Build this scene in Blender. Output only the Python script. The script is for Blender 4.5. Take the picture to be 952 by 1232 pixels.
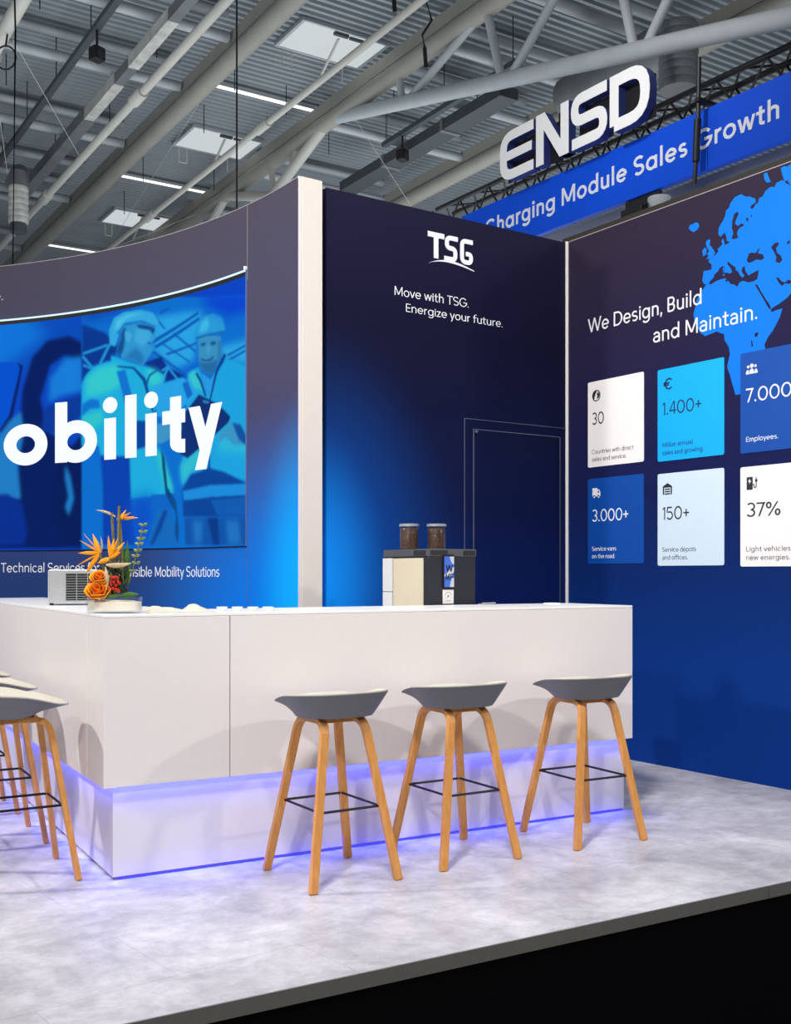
import bpy, bmesh, math, random
import numpy as np
from math import sin, cos, pi, radians, sqrt, atan2
from mathutils import Vector, Matrix
random.seed(7)
SC = bpy.context.scene
COL = SC.collection
for _o in list(bpy.data.objects):
    bpy.data.objects.remove(_o)

def lin(c):
    return tuple((v / 255 / 12.92) if v / 255 <= .04045 else ((v / 255 + .055) / 1.055) ** 2.4 for v in c)

# ---------------------------------------------------------------- camera, world, lights, exposure
EYE = 1.269
cam = bpy.data.cameras.new('camera')
cam_o = bpy.data.objects.new('camera', cam); COL.objects.link(cam_o)
cam_o.location = (0, 0, EYE)
cam_o.rotation_euler = (pi / 2, 0, radians(-34.2))
cam.sensor_fit = 'VERTICAL'; cam.sensor_height = 36; cam.sensor_width = 36
cam.lens = 36 * 1314.46 / 1232
cam.shift_y = (690.65 - 616) / 1232
cam.clip_end = 300
SC.camera = cam_o

w = bpy.data.worlds.new('hall_light'); SC.world = w; w.use_nodes = True
w.node_tree.nodes['Background'].inputs[0].default_value = (.80, .88, 1, 1)
w.node_tree.nodes['Background'].inputs[1].default_value = .22

def area(name, loc, target, size, power, color=(1, 1, 1), size_y=None, spread=180):
    l = bpy.data.lights.new(name, 'AREA'); l.energy = power; l.color = color
    l.size = size; l.spread = radians(spread)
    if size_y: l.shape = 'RECTANGLE'; l.size_y = size_y
    o = bpy.data.objects.new(name, l); COL.objects.link(o); o.location = loc
    o.rotation_euler = (Vector(target) - Vector(loc)).to_track_quat('-Z', 'Y').to_euler()
    return o
area('spotlight_a', (-1.6, .6, 3.6), (3.0, 4.2, .9), .22, 116, (1, .965, .93))
area('spotlight_b', (6.4, -.6, 4.2), (2.9, 4.3, .9), .22, 100, (1, .95, .92))
area('spotlight_c', (.2, 1.6, 6.4), (5.5, 4.9, 2.0), .8, 165, (1, .97, .95), spread=110)
area('spotlight_d', (3.2, 2.2, 6.5), (2.8, 4.4, 0), 1.2, 44, (1, .97, .96))
area('spotlight_e', (2.6, 1.4, 6.0), (3.6, 5.9, 2.4), .8, 10, (1, .97, .95), spread=100)
area('spotlight_f', (-1.5, 6.6, 4.3), (1.7, 5.0, .7), .25, 175, (1, .965, .93))
area('banner_fill_light', (7.4, 9.6, 9.2), (11.5, 11.0, 7.2), .5, 62, (1, .98, .96), spread=120)  # unseen fill light added to brighten the banner and its letters
# added fill lights, unseen behind the walls, brightening the hall roof from below
area('roof_fill_light', (3, 17, 4.3), (3, 17, 12), 9, 490, (.93, .97, 1))
area('roof_fill_light', (14, 19, 4.3), (14, 19, 12), 9, 560, (.93, .97, 1))
area('roof_fill_light', (14, 6, 3.2), (13, 7, 12), 5, 170, (.93, .97, 1))

SC.view_settings.view_transform = 'Standard'
SC.view_settings.look = 'None'
SC.view_settings.gamma = 1
SC.view_settings.use_curve_mapping = False
SC.view_settings.exposure = 0

# ---------------------------------------------------------------- materials
MATS = {}
def nodes(name):
    m = bpy.data.materials.new(name); m.use_nodes = True
    nt = m.node_tree
    return m, nt, nt.nodes['Principled BSDF']
def pm(name, rgb, rough=.5, metal=0, spec=.5, var=.04, scale=30, **kw):
    """plain surface with a slight procedural variation"""
    if name in MATS: return MATS[name]
    m, nt, b = nodes(name)
    c = lin(rgb)
    n = nt.nodes.new('ShaderNodeTexNoise'); n.inputs['Scale'].default_value = scale; n.inputs['Detail'].default_value = 4
    tc = nt.nodes.new('ShaderNodeTexCoord'); nt.links.new(tc.outputs['Object'], n.inputs['Vector'])
    r = nt.nodes.new('ShaderNodeValToRGB')
    r.color_ramp.elements[0].position = .3; r.color_ramp.elements[1].position = .7
    r.color_ramp.elements[0].color = tuple(max(0, v * (1 - var)) for v in c) + (1,)
    r.color_ramp.elements[1].color = tuple(min(1, v * (1 + var)) for v in c) + (1,)
    nt.links.new(n.outputs['Fac'], r.inputs['Fac']); nt.links.new(r.outputs['Color'], b.inputs['Base Color'])
    b.inputs['Roughness'].default_value = rough; b.inputs['Metallic'].default_value = metal
    b.inputs['Specular IOR Level'].default_value = spec
    for k, v in kw.items(): b.inputs[k].default_value = v
    MATS[name] = m; return m
def em(name, rgb, strength=1.0):
    if name in MATS: return MATS[name]
    m, nt, b = nodes(name)
    b.inputs['Base Color'].default_value = (.02, .02, .02, 1)
    b.inputs['Emission Color'].default_value = lin(rgb) + (1,)
    b.inputs['Emission Strength'].default_value = strength
    MATS[name] = m; return m
def wood_mat(name, a, b_, scale=1.0):
    if name in MATS: return MATS[name]
    m, nt, b = nodes(name)
    tc = nt.nodes.new('ShaderNodeTexCoord'); mp = nt.nodes.new('ShaderNodeMapping')
    mp.inputs['Scale'].default_value = (40 * scale, 40 * scale, 2.5 * scale)
    n = nt.nodes.new('ShaderNodeTexNoise'); n.inputs['Scale'].default_value = 1.6; n.inputs['Detail'].default_value = 6; n.inputs['Distortion'].default_value = .6
    r = nt.nodes.new('ShaderNodeValToRGB')
    r.color_ramp.elements[0].position = .32; r.color_ramp.elements[1].position = .72
    r.color_ramp.elements[0].color = lin(a) + (1,); r.color_ramp.elements[1].color = lin(b_) + (1,)
    L = nt.links.new
    L(tc.outputs['Object'], mp.inputs['Vector']); L(mp.outputs['Vector'], n.inputs['Vector']); L(n.outputs['Fac'], r.inputs['Fac'])
    L(r.outputs['Color'], b.inputs['Base Color']); b.inputs['Roughness'].default_value = .42
    MATS[name] = m; return m
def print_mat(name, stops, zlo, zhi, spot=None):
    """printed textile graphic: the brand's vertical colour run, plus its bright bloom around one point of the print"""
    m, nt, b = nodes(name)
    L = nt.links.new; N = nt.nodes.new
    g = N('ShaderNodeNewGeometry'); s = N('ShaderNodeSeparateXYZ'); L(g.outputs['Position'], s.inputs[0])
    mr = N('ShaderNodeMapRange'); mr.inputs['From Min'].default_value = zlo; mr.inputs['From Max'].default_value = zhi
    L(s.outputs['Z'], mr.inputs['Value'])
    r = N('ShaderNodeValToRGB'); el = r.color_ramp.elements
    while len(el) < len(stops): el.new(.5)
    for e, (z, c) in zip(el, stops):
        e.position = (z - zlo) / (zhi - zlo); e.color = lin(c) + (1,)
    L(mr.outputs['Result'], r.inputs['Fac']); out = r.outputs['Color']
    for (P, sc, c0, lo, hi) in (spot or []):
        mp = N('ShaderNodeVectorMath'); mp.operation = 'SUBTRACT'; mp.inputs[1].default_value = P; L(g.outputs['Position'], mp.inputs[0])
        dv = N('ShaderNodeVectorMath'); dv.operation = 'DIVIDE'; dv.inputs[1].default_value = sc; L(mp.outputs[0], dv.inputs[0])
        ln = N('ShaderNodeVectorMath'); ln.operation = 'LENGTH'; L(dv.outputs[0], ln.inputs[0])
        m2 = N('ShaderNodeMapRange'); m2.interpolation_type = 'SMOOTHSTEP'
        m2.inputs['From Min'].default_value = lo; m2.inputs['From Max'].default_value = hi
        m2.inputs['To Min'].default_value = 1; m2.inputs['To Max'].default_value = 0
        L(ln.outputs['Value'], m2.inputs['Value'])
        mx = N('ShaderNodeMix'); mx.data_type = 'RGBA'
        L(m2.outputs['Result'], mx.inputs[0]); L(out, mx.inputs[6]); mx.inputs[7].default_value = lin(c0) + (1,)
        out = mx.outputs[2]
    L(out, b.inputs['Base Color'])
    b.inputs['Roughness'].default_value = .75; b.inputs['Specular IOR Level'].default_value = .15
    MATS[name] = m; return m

# ---------------------------------------------------------------- mesh helpers
class MB:
    def __init__(s): s.v = []; s.f = []
    def add(s, vs, fs):
        k = len(s.v); s.v += [tuple(p) for p in vs]; s.f += [tuple(i + k for i in f) for f in fs]; return s
    def box(s, x0, x1, y0, y1, z0, z1):
        return s.add([(x, y, z) for x in (x0, x1) for y in (y0, y1) for z in (z0, z1)],
                     [(0, 1, 3, 2), (4, 6, 7, 5), (0, 4, 5, 1), (2, 3, 7, 6), (0, 2, 6, 4), (1, 5, 7, 3)])
    def prism(s, poly, lo, hi, mp):
        """poly: 2D outline, mp(x, y, h) -> point"""
        n = len(poly)
        s.add([mp(x, y, hi) for x, y in poly] + [mp(x, y, lo) for x, y in poly],
              [tuple(range(n)), tuple(range(2 * n - 1, n - 1, -1))] + [(i, i + n, (i + 1) % n + n, (i + 1) % n) for i in range(n)])
        return s
    def sweep(s, path, prof, closed=False, up=(0, 0, 1), scale=None, cap=True):
        """profile (2D ring) swept along path; prof x = side, prof y = up"""
        path = [Vector(p) for p in path]; n = len(path); m = len(prof); up = Vector(up); rings = []
        for i, p in enumerate(path):
            if closed: t = (path[(i + 1) % n] - path[i - 1])
            else:
                t = (path[min(i + 1, n - 1)] - path[max(i - 1, 0)])
            t.normalize()
            sd = t.cross(up)
            if sd.length < 1e-5: sd = t.cross(Vector((0, 1, 0.01)))
            sd.normalize(); u2 = sd.cross(t)
            mit = 1.0
            k = scale[i] if scale else 1
            rings.append([p + sd * a * k + u2 * b * k for a, b in prof])
        vs = [v for r in rings for v in r]; fs = []
        for i in range(n if closed else n - 1):
            for j in range(m):
                a = i * m + j; b = i * m + (j + 1) % m; c = ((i + 1) % n) * m + (j + 1) % m; d = ((i + 1) % n) * m + j
                fs.append((a, b, c, d))
        if not closed and cap:
            fs.append(tuple(range(m - 1, -1, -1))); fs.append(tuple((n - 1) * m + j for j in range(m)))
        return s.add(vs, fs)
    def tube(s, path, r, seg=10, closed=False, up=(0, 0, 1), scale=None):
        return s.sweep(path, [(r * cos(2 * pi * k / seg), r * sin(2 * pi * k / seg)) for k in range(seg)], closed, up, scale)
    def lathe(s, prof, seg=24, c=(0, 0, 0), sx=1, sy=1):
        n = len(prof); vs = []; fs = []
        for r, z in prof:
            for k in range(seg):
                a = 2 * pi * k / seg; vs.append((c[0] + r * cos(a) * sx, c[1] + r * sin(a) * sy, c[2] + z))
        for i in range(n - 1):
            for k in range(seg):
                fs.append((i * seg + k, i * seg + (k + 1) % seg, (i + 1) * seg + (k + 1) % seg, (i + 1) * seg + k))
        fs.append(tuple(range(seg - 1, -1, -1))); fs.append(tuple((n - 1) * seg + k for k in range(seg)))
        return s.add(vs, fs)
    def ball(s, c, r, seg=10, sz=1):
        return s.lathe([(max(1e-4, r * sin(pi * i / 6)), -r * sz * cos(pi * i / 6)) for i in range(7)], seg, c)
    def build(s, name, mat, parent=None, smooth=False, bevel=0, xf=None, angle=40):
        me = bpy.data.meshes.new(name)
        vs = [tuple(xf @ Vector(v)) for v in s.v] if xf is not None else s.v
        me.from_pydata(vs, [], s.f); me.validate()
        bm = bmesh.new(); bm.from_mesh(me); bmesh.ops.recalc_face_normals(bm, faces=bm.faces); bm.to_mesh(me); bm.free()
        me.materials.append(mat)
        o = bpy.data.objects.new(name, me); COL.objects.link(o)
        if parent: o.parent = parent
        if smooth:
            me.shade_smooth()
            try: me.set_sharp_from_angle(angle=radians(angle))
            except Exception: pass
        if bevel:
            b = o.modifiers.new('b', 'BEVEL'); b.width = bevel; b.segments = 2; b.limit_method = 'ANGLE'
        return o
def tag(o, label, cat, group=None):
    o['label'] = label; o['category'] = cat
    if group: o['group'] = group
    return o
def thing(name, label, cat, loc=(0, 0, 0), rz=0, group=None):
    o = bpy.data.objects.new(name, None); COL.objects.link(o); o.empty_display_size = .1
    o.location = loc; o.rotation_euler = (0, 0, rz)
    return tag(o, label, cat, group)
def struct(o):
    o['kind'] = 'structure'; return o
def copy_tree(o, parent=None):
    c = o.copy(); COL.objects.link(c)
    if parent: c.parent = parent
    for ch in list(o.children): copy_tree(ch, c)
    return c

# ---------------------------------------------------------------- lettering: a geometric sans drawn with strokes
def earc(cx, cy, rx, ry, a0, a1, n=None):
    n = n or max(6, int(abs(a1 - a0) / 9))
    return [(cx + rx * cos(radians(a0 + (a1 - a0) * i / n)), cy + ry * sin(radians(a0 + (a1 - a0) * i / n))) for i in range(n + 1)]
def strip(pts, wd, closed=False):
    """outline polygons of one stroke (list of quads)"""
    P = [np.array(p, float) for p in pts]
    Q = [P[0]]
    for p in P[1:]:
        if np.hypot(*(p - Q[-1])) > 1e-5: Q.append(p)
    P = Q; n = len(P)
    if closed and np.hypot(*(P[0] - P[-1])) < 1e-5: P.pop(); n -= 1
    Ls = []; Rs = []
    for i in range(n):
        if closed: a, b, c = P[i - 1], P[i], P[(i + 1) % n]
        else: a, b, c = P[max(i - 1, 0)], P[i], P[min(i + 1, n - 1)]
        d1 = b - a if np.hypot(*(b - a)) > 1e-9 else c - b
        d2 = c - b if np.hypot(*(c - b)) > 1e-9 else d1
        d1 = d1 / np.hypot(*d1); d2 = d2 / np.hypot(*d2)
        n1 = np.array([-d1[1], d1[0]]); n2 = np.array([-d2[1], d2[0]])
        mv = n1 + n2; ml = np.hypot(*mv)
        if ml < .3: mv = n1
        else:
            mv = mv / ml; mv = mv / max(.35, mv @ n1)
        Ls.append(b + mv * wd / 2); Rs.append(b - mv * wd / 2)
    out = []
    for i in range(n if closed else n - 1):
        j = (i + 1) % n
        out.append([tuple(Ls[i]), tuple(Ls[j]), tuple(Rs[j]), tuple(Rs[i])])
    return out
def glyph(ch, wd, single_a=False):
    """(advance, [polygons]) for one character; em 1, cap .70, x-height .49"""
    X, CP, AS, DS = .49, .70, .735, -.21
    h = wd / 2; sb = .075 - .15 * (wd - .075); rb = .045 - .1 * (wd - .075)
    P = []
    def st(pts, closed=False): P.extend(strip(pts, wd, closed))
    def line(x0, y0, x1, y1): st([(x0, y0), (x1, y1)])
    def diag(x0, y0, x1, y1, k=1.0):
        hw = h * k * sqrt((x1 - x0) ** 2 + (y1 - y0) ** 2) / abs(y1 - y0)
        P.append([(x0 - hw, y0), (x0 + hw, y0), (x1 + hw, y1), (x1 - hw, y1)])
    def dot(x, y, r): P.append([(x + r * cos(2 * pi * k / 20), y + r * sin(2 * pi * k / 20)) for k in range(20)])
    ov = .012
    bow = .50 + .5 * (wd - .075)
    def bowl(x0, wdt=None):
        wdt = wdt or bow
        st(earc(x0 + wdt / 2, X / 2, wdt / 2 - h, X / 2 + ov - h, 0, 360, 40), True); return x0 + wdt
    dr = .052 + .55 * (wd - .075)
    if ch == ' ': return .25, []
    if ch in 'o0':
        if ch == 'o': r = bowl(rb); return r + rb, P
        st(earc(rb + .28, CP / 2, .28 - h, CP / 2 + ov - h, 0, 360, 44), True); return .56 + 2 * rb, P
    if ch in 'bdpqga' and not (ch == 'a' and not single_a):
        left = ch in 'bp'; x0 = sb if left else rb
        e = bowl(x0); xs = x0 + h if left else e - h
        if ch == 'b' or ch == 'd': line(xs, 0, xs, AS)
        elif ch == 'a': line(xs, 0, xs, X)
        elif ch in 'pq': line(xs, DS, xs, X)
        else:
            R = .5 * bow - h; st([(xs, X), (xs, -.02)] + earc(xs - R, -.02, R, .20 - h, 0, -150))
        return e + (rb if left else sb), P
    if ch == 'a':
        aw = .42; xs = rb + aw - h
        st([(xs, 0), (xs, X - .17)] + earc(xs - (aw / 2 - h), X - .17, aw / 2 - h, .17 + ov - h, 0, 155))
        by = .145
        st(earc(rb + .19, by, .19 - h, by + ov - h, 90, 270) + [(xs - .10, h - ov), (xs, .10)])
        st([(rb + .19, 2 * by + ov - h + .0), (xs, 2 * by + ov - h)])
        return rb + aw + sb, P
    if ch == 'c':
        st(earc(rb + bow / 2, X / 2, bow / 2 - h, X / 2 + ov - h, 45, 315)); return bow * .93 + 2 * rb, P
    if ch == 'e':
        st([(rb + h, X / 2), (rb + bow - h, X / 2)])
        st(earc(rb + bow / 2, X / 2, bow / 2 - h, X / 2 + ov - h, 0, 322)); return bow + 2 * rb, P
    if ch == 's':
        sw = .38; cx = rb + sw / 2; r1 = X / 4 + ov / 2 - h / 2; rx = sw / 2 - h
        st(earc(cx, X + ov - h - r1, rx, r1, 35, 270, 20) + earc(cx, -ov + h + r1, rx, r1, 90, -145, 20)[1:]); return sw + 2 * rb, P
    if ch == 't':
        x = .13 + h; line(.02, X - h, .34, X - h)
        st([(x, .64), (x, .12)] + earc(x + .12 - 0, .12, .12, .12 - h, 180, 270) + [(.34, h)]); return .36 + .02, P
    if ch == 'f':
        x = .10 + h; line(.02, X - h, .33, X - h)
        st([(x, 0), (x, AS - .14)] + earc(x + .13, AS - .14, .13, .14 - h, 180, 90) + [(.34, AS - h)]); return .35, P
    if ch == 'r':
        line(sb + h, 0, sb + h, X); st(earc(sb + h + .2, X - .2, .2, .2 + ov - h, 180, 85)); return sb + .30, P
    if ch in 'nhm':
        aw = .42 if ch != 'm' else .37; x = sb + h
        line(x, 0, x, AS if ch == 'h' else X)
        for k in range(2 if ch == 'm' else 1):
            xa = x + k * (aw - wd); r = (aw - wd) / 2
            st(earc(xa + r, X - r - .01, r, r + .01 + ov - h, 180, 0) + [(xa + 2 * r, 0)])
        return sb * 2 + wd + (aw - wd) * (2 if ch == 'm' else 1), P
    if ch == 'u':
        aw = .42; x = sb + h; r = (aw - wd) / 2
        st([(x, X), (x, r + .01)] + earc(x + r, r + .01, r, r + .01 + ov - h, 180, 360)); line(x + 2 * r, 0, x + 2 * r, X); return sb * 2 + aw, P
    if ch == 'i':
        line(sb + h, 0, sb + h, X); dot(sb + h, X + .06 + dr, dr); return 2 * sb + wd, P
    if ch == 'l': line(sb + h, 0, sb + h, AS); return 2 * sb + wd, P
    if ch in 'vy':
        vw = .46 + .5 * (wd - .075); m = .01 + h + (vw / 2 - h)
        diag(.01 + h * 1.1, X, m, 0)
        x1 = .01 + vw - h * 1.1
        if ch == 'v': diag(x1, X, m, 0)
        else:
            k = (x1 - m) / X; diag(x1, X, m + k * DS, DS)
        return vw + .02, P
    if ch == 'w':
        ww = .70; q = (ww - 2 * h * 1.05) / 4; x = .01 + h * 1.05
        diag(x, X, x + q, 0, .95); diag(x + q, 0, x + 2 * q, X, .95); diag(x + 2 * q, X, x + 3 * q, 0, .95); diag(x + 3 * q, 0, x + 4 * q, X, .95)
        return ww + .02, P
    if ch == 'z':
        line(.04, X - h, .40, X - h); line(.04, h, .40, h); diag(.04 + h * 1.3, h, .40 - h * 1.3, X - h); return .44, P
    # capitals and figures
    if ch in 'EL':
        line(sb + h, 0, sb + h, CP); line(sb, h, sb + .41, h)
        if ch == 'E': line(sb, CP - h, sb + .41, CP - h); line(sb, CP / 2, sb + .37, CP / 2)
        return sb + .44, P
    if ch == 'T': line(.02, CP - h, .54, CP - h); line(.28, 0, .28, CP); return .56, P
    if ch == 'B':
        x = sb + h; r1 = CP / 4 - h / 2
        st([(x, h), (x, CP - h), (x + .2, CP - h)] + earc(x + .2, CP - h - r1, r1, r1, 90, -90) + [(x, CP / 2)])
        st([(x, CP / 2), (x + .22, CP / 2)] + earc(x + .22, h + r1, r1, r1, 90, -90) + [(x, h)]); return sb + .52, P
    if ch == 'R':
        x = sb + h; r1 = CP / 4 - h / 2 + .01
        st([(x, 0), (x, CP - h), (x + .2, CP - h)] + earc(x + .2, CP - h - r1, r1, r1, 90, -90) + [(x, CP - h - 2 * r1)]); diag(x + .2, CP / 2, x + .38, 0); return sb + .52, P
    if ch == 'D':
        x = sb + h; R = CP / 2 - h
        st([(x, h), (x, CP - h), (x + .2, CP - h)] + earc(x + .2, CP / 2, R, R, 90, -90) + [(x, h)], True); return sb + .2 + R + wd + rb, P
    if ch in 'CG':
        R = CP / 2 + ov
        st(earc(rb + R, CP / 2, R - h, R - h, 42, 318 if ch == 'C' else 355))
        if ch == 'G': line(rb + R + .02, CP / 2 - .02, rb + 2 * R, CP / 2 - .02)
        return 2 * R + 2 * rb - .02, P
    if ch == 'S':
        sw = .50; cx = rb + sw / 2; r1 = CP / 4 + ov / 2 - h / 2; rx = sw / 2 - h
        st(earc(cx, CP + ov - h - r1, rx, r1, 32, 270, 24) + earc(cx, -ov + h + r1, rx, r1, 90, -148, 24)[1:]); return sw + 2 * rb, P
    if ch == 'M':
        x = sb + h; W2 = .62; line(x, 0, x, CP); line(x + W2, 0, x + W2, CP)
        diag(x + h * .2, CP, x + W2 / 2, .08); diag(x + W2 - h * .2, CP, x + W2 / 2, .08); return 2 * sb + W2 + wd, P
    if ch == 'W':
        ww = .98; q = (ww - 2 * h) / 4; x = .01 + h
        diag(x, CP, x + q, 0); diag(x + q, 0, x + 2 * q, CP); diag(x + 2 * q, CP, x + 3 * q, 0); diag(x + 3 * q, 0, x + 4 * q, CP); return ww + .02, P
    if ch == '1': line(.20, 0, .20, CP); diag(.05, CP - .16, .18, CP - .02, .8); return .30, P
    if ch == '3':
        cx = rb + .23; r1 = CP / 4 + ov / 2 - h / 2
        st(earc(cx, CP + ov - h - r1, .2 - h * .4, r1, 145, -90, 22)); st(earc(cx, -ov + h + r1, .23 - h, r1, 90, -150, 22)); return .46 + 2 * rb, P
    if ch == '4':
        line(.40, 0, .40, CP); line(.03, .16 + h, .53, .16 + h); diag(.03 + h, .18, .36, CP, .9); return .55, P
    if ch == '5':
        cx = rb + .23; R = .235
        st([(.44, CP - h), (.12, CP - h), (.09, .38)]); st(earc(cx, R - ov - .0, .24 - h, R - h + .0, 125, -150, 26)); return .48 + 2 * rb, P
    if ch == '7': line(.03, CP - h, .46, CP - h); diag(.44 - h, CP - h, .15, 0); return .47, P
    if ch == '.': dot(.05 + dr, dr * .95, dr * .95); return .10 + 2 * dr, P
    if ch == ',': P.append([(.06, -.12), (.11, -.12), (.17, .09), (.08, .09)]); return .20, P
    if ch == '+': line(.06, .33, .46, .33); line(.26, .13, .26, .53); return .52, P
    if ch == '%':
        for cx, cy in ((.17, .53), (.61, .17)): st(earc(cx, cy, .14 - h, .17 - h, 0, 360, 26), True)
        diag(.17, 0, .61, CP, .85); return .78, P
    if ch == '\u20ac':
        R = CP / 2; st(earc(.12 + R, CP / 2, R - h, R - h, 45, 315)); line(.02, .41, .50, .41); line(.02, .29, .46, .29); return .66, P
    raise ValueError(ch)
def text_polys(s, wd, single_a=False, track=0):
    x = 0; out = []
    for c in s:
        a, ps = glyph(c, wd, single_a)
        out += [[(px + x, py) for px, py in q] for q in ps]; x += a + track
    return x, out
def text_fit(mb, s, wd, x0, y0, x1, cap, mp, hi=.003, lo=0, single_a=False, st=2e-5):
    """text from x0 to x1 on baseline y0 with cap height cap; mp(x, y, h) places it"""
    W, ps = text_polys(s, wd, single_a); kx = (x1 - x0) / W; ky = cap / .70
    for i, q in enumerate(ps): mb.prism([(x0 + px * kx, y0 + py * ky) for px, py in q], lo, hi + (i % 60) * st, mp)
    return mb
LAND = [ [(-3.999,3.549),(-4.029,3.570),(-4.057,3.600),(-4.100,3.594),(-4.111,3.574),(-4.142,3.583),(-4.178,3.569),(-4.197,3.541),(-4.222,3.539),(-4.229,3.514),(-4.247,3.509),(-4.266,3.487),(-4.288,3.496),(-4.279,3.512),(-4.247,3.519),(-4.250,3.544),(-4.288,3.567),(-4.321,3.577),(-4.354,3.601),(-4.401,3.595),(-4.435,3.568),(-4.445,3.542),(-4.467,3.533),(-4.476,3.498),(-4.495,3.471),(-4.523,3.441),(-4.528,3.400),(-4.511,3.378),(-4.492,3.388),(-4.479,3.400),(-4.467,3.375),(-4.461,3.340),(-4.439,3.329),(-4.448,3.324),(-4.467,3.321),(-4.479,3.322),(-4.483,3.348),(-4.492,3.365),(-4.503,3.350),(-4.495,3.328),(-4.517,3.316),(-4.533,3.307),(-4.526,3.293),(-4.556,3.271),(-4.580,3.268),(-4.599,3.262),(-4.603,3.242),(-4.580,3.224),(-4.580,3.191),(-4.612,3.191),(-4.644,3.196),(-4.648,3.168),(-4.654,3.136),(-4.641,3.113),(-4.622,3.106),(-4.632,3.098),(-4.648,3.080),(-4.674,3.063),(-4.700,3.020),(-4.706,2.989),(-4.726,2.939),(-4.716,2.885),(-4.693,2.844),(-4.669,2.807),(-4.632,2.779),(-4.596,2.785),(-4.572,2.786),(-4.541,2.793),(-4.517,2.780),(-4.483,2.765),(-4.479,2.726),(-4.447,2.679),(-4.438,2.631),(-4.458,2.568),(-4.455,2.542),(-4.439,2.506),(-4.424,2.456),(-4.405,2.403),(-4.396,2.373),(-4.348,2.376),(-4.303,2.426),(-4.270,2.470),(-4.241,2.503),(-4.207,2.571),(-4.171,2.595),(-4.183,2.649),(-4.157,2.690),(-4.125,2.720),(-4.100,2.755),(-4.074,2.795),(-4.057,2.839),(-4.097,2.839),(-4.128,2.833),(-4.141,2.843),(-4.135,2.854),(-4.088,2.869),(-4.029,2.894),(-3.991,2.922),(-3.920,2.959),(-3.866,2.970),(-3.787,2.930),(-3.735,2.987),(-3.735,3.504),(-3.800,3.558),(-3.866,3.543),(-3.920,3.570)] , [(-4.405,3.493),(-4.381,3.502),(-4.372,3.484),(-4.390,3.459),(-4.399,3.432),(-4.378,3.411),(-4.348,3.421),(-4.330,3.403),(-4.363,3.397),(-4.378,3.386),(-4.384,3.367),(-4.375,3.338),(-4.405,3.338),(-4.427,3.346),(-4.412,3.374),(-4.424,3.413),(-4.421,3.455)],[(-4.593,3.120),(-4.567,3.133),(-4.556,3.156),(-4.530,3.167),(-4.517,3.185),(-4.493,3.193),(-4.479,3.183),(-4.486,3.162),(-4.492,3.138),(-4.467,3.147),(-4.439,3.133),(-4.421,3.137),(-4.430,3.161),(-4.458,3.197),(-4.452,3.212),(-4.424,3.183),(-4.399,3.167),(-4.393,3.143),(-4.375,3.131),(-4.363,3.104),(-4.342,3.086),(-4.330,3.096),(-4.351,3.126),(-4.343,3.151),(-4.327,3.152),(-4.321,3.121),(-4.300,3.089),(-4.270,3.097),(-4.241,3.103),(-4.223,3.106),(-4.235,3.053),(-4.261,3.046),(-4.300,3.047),(-4.339,3.066),(-4.366,3.063),(-4.381,3.038),(-4.405,3.056),(-4.433,3.067),(-4.452,3.091),(-4.473,3.087),(-4.467,3.110),(-4.504,3.113),(-4.545,3.109),(-4.580,3.099),(-4.603,3.099)],[(-4.312,3.186),(-4.297,3.222),(-4.273,3.224),(-4.250,3.213),(-4.223,3.236),(-4.217,3.230),(-4.232,3.209),(-4.194,3.192),(-4.185,3.168),(-4.206,3.161),(-4.241,3.172),(-4.282,3.164),(-4.303,3.167)],[(-4.137,3.222),(-4.111,3.240),(-4.085,3.238),(-4.083,3.220),(-4.102,3.209),(-4.094,3.178),(-4.071,3.158),(-4.057,3.127),(-4.074,3.113),(-4.105,3.125),(-4.100,3.155),(-4.117,3.189)],[(-4.029,3.222),(-4.010,3.231),(-4.005,3.218),(-4.021,3.208)],[(-4.253,3.027),(-4.235,3.018),(-4.217,2.988),(-4.194,2.951),(-4.171,2.915),(-4.148,2.883),(-4.137,2.857),(-4.148,2.854),(-4.165,2.877),(-4.188,2.918),(-4.217,2.966),(-4.241,3.003)],[(-4.102,3.035),(-4.083,3.026),(-4.063,3.002),(-4.041,2.990),(-4.016,3.001),(-3.991,2.986),(-4.007,2.973),(-4.038,2.985),(-4.060,2.973),(-4.085,3.000)],[(-4.255,2.726),(-4.241,2.731),(-4.226,2.725),(-4.238,2.703),(-4.253,2.708)],[(-4.281,2.696),(-4.270,2.679),(-4.267,2.647),(-4.278,2.656)],[(-4.318,3.442),(-4.303,3.443),(-4.300,3.423),(-4.312,3.421)],[(-4.285,3.458),(-4.273,3.450),(-4.276,3.434)] ]
ISLES = [ [(-4.763,3.497),(-4.753,3.518),(-4.729,3.517),(-4.710,3.522),(-4.687,3.513),(-4.677,3.490),(-4.693,3.471),(-4.723,3.463),(-4.749,3.480)],[(-4.622,3.380),(-4.599,3.388),(-4.590,3.377),(-4.596,3.348),(-4.580,3.334),(-4.567,3.313),(-4.552,3.289),(-4.564,3.272),(-4.590,3.267),(-4.622,3.262),(-4.606,3.282),(-4.615,3.299),(-4.599,3.313),(-4.615,3.335),(-4.625,3.361)],[(-4.654,3.327),(-4.635,3.343),(-4.619,3.328),(-4.622,3.296),(-4.648,3.289)],[(-4.492,3.183),(-4.479,3.178),(-4.483,3.158),(-4.492,3.161)],[(-4.492,3.156),(-4.479,3.150),(-4.483,3.126),(-4.492,3.133)],[(-4.188,3.697),(-4.165,3.695),(-4.160,3.662),(-4.139,3.612),(-4.165,3.615),(-4.185,3.643)],[(-4.069,3.675),(-4.043,3.689),(-4.024,3.668),(-3.999,3.687),(-3.920,3.688),(-3.866,3.648),(-3.866,3.554),(-3.974,3.575),(-3.999,3.544),(-4.024,3.590),(-4.041,3.583),(-4.057,3.626)] ]
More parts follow.
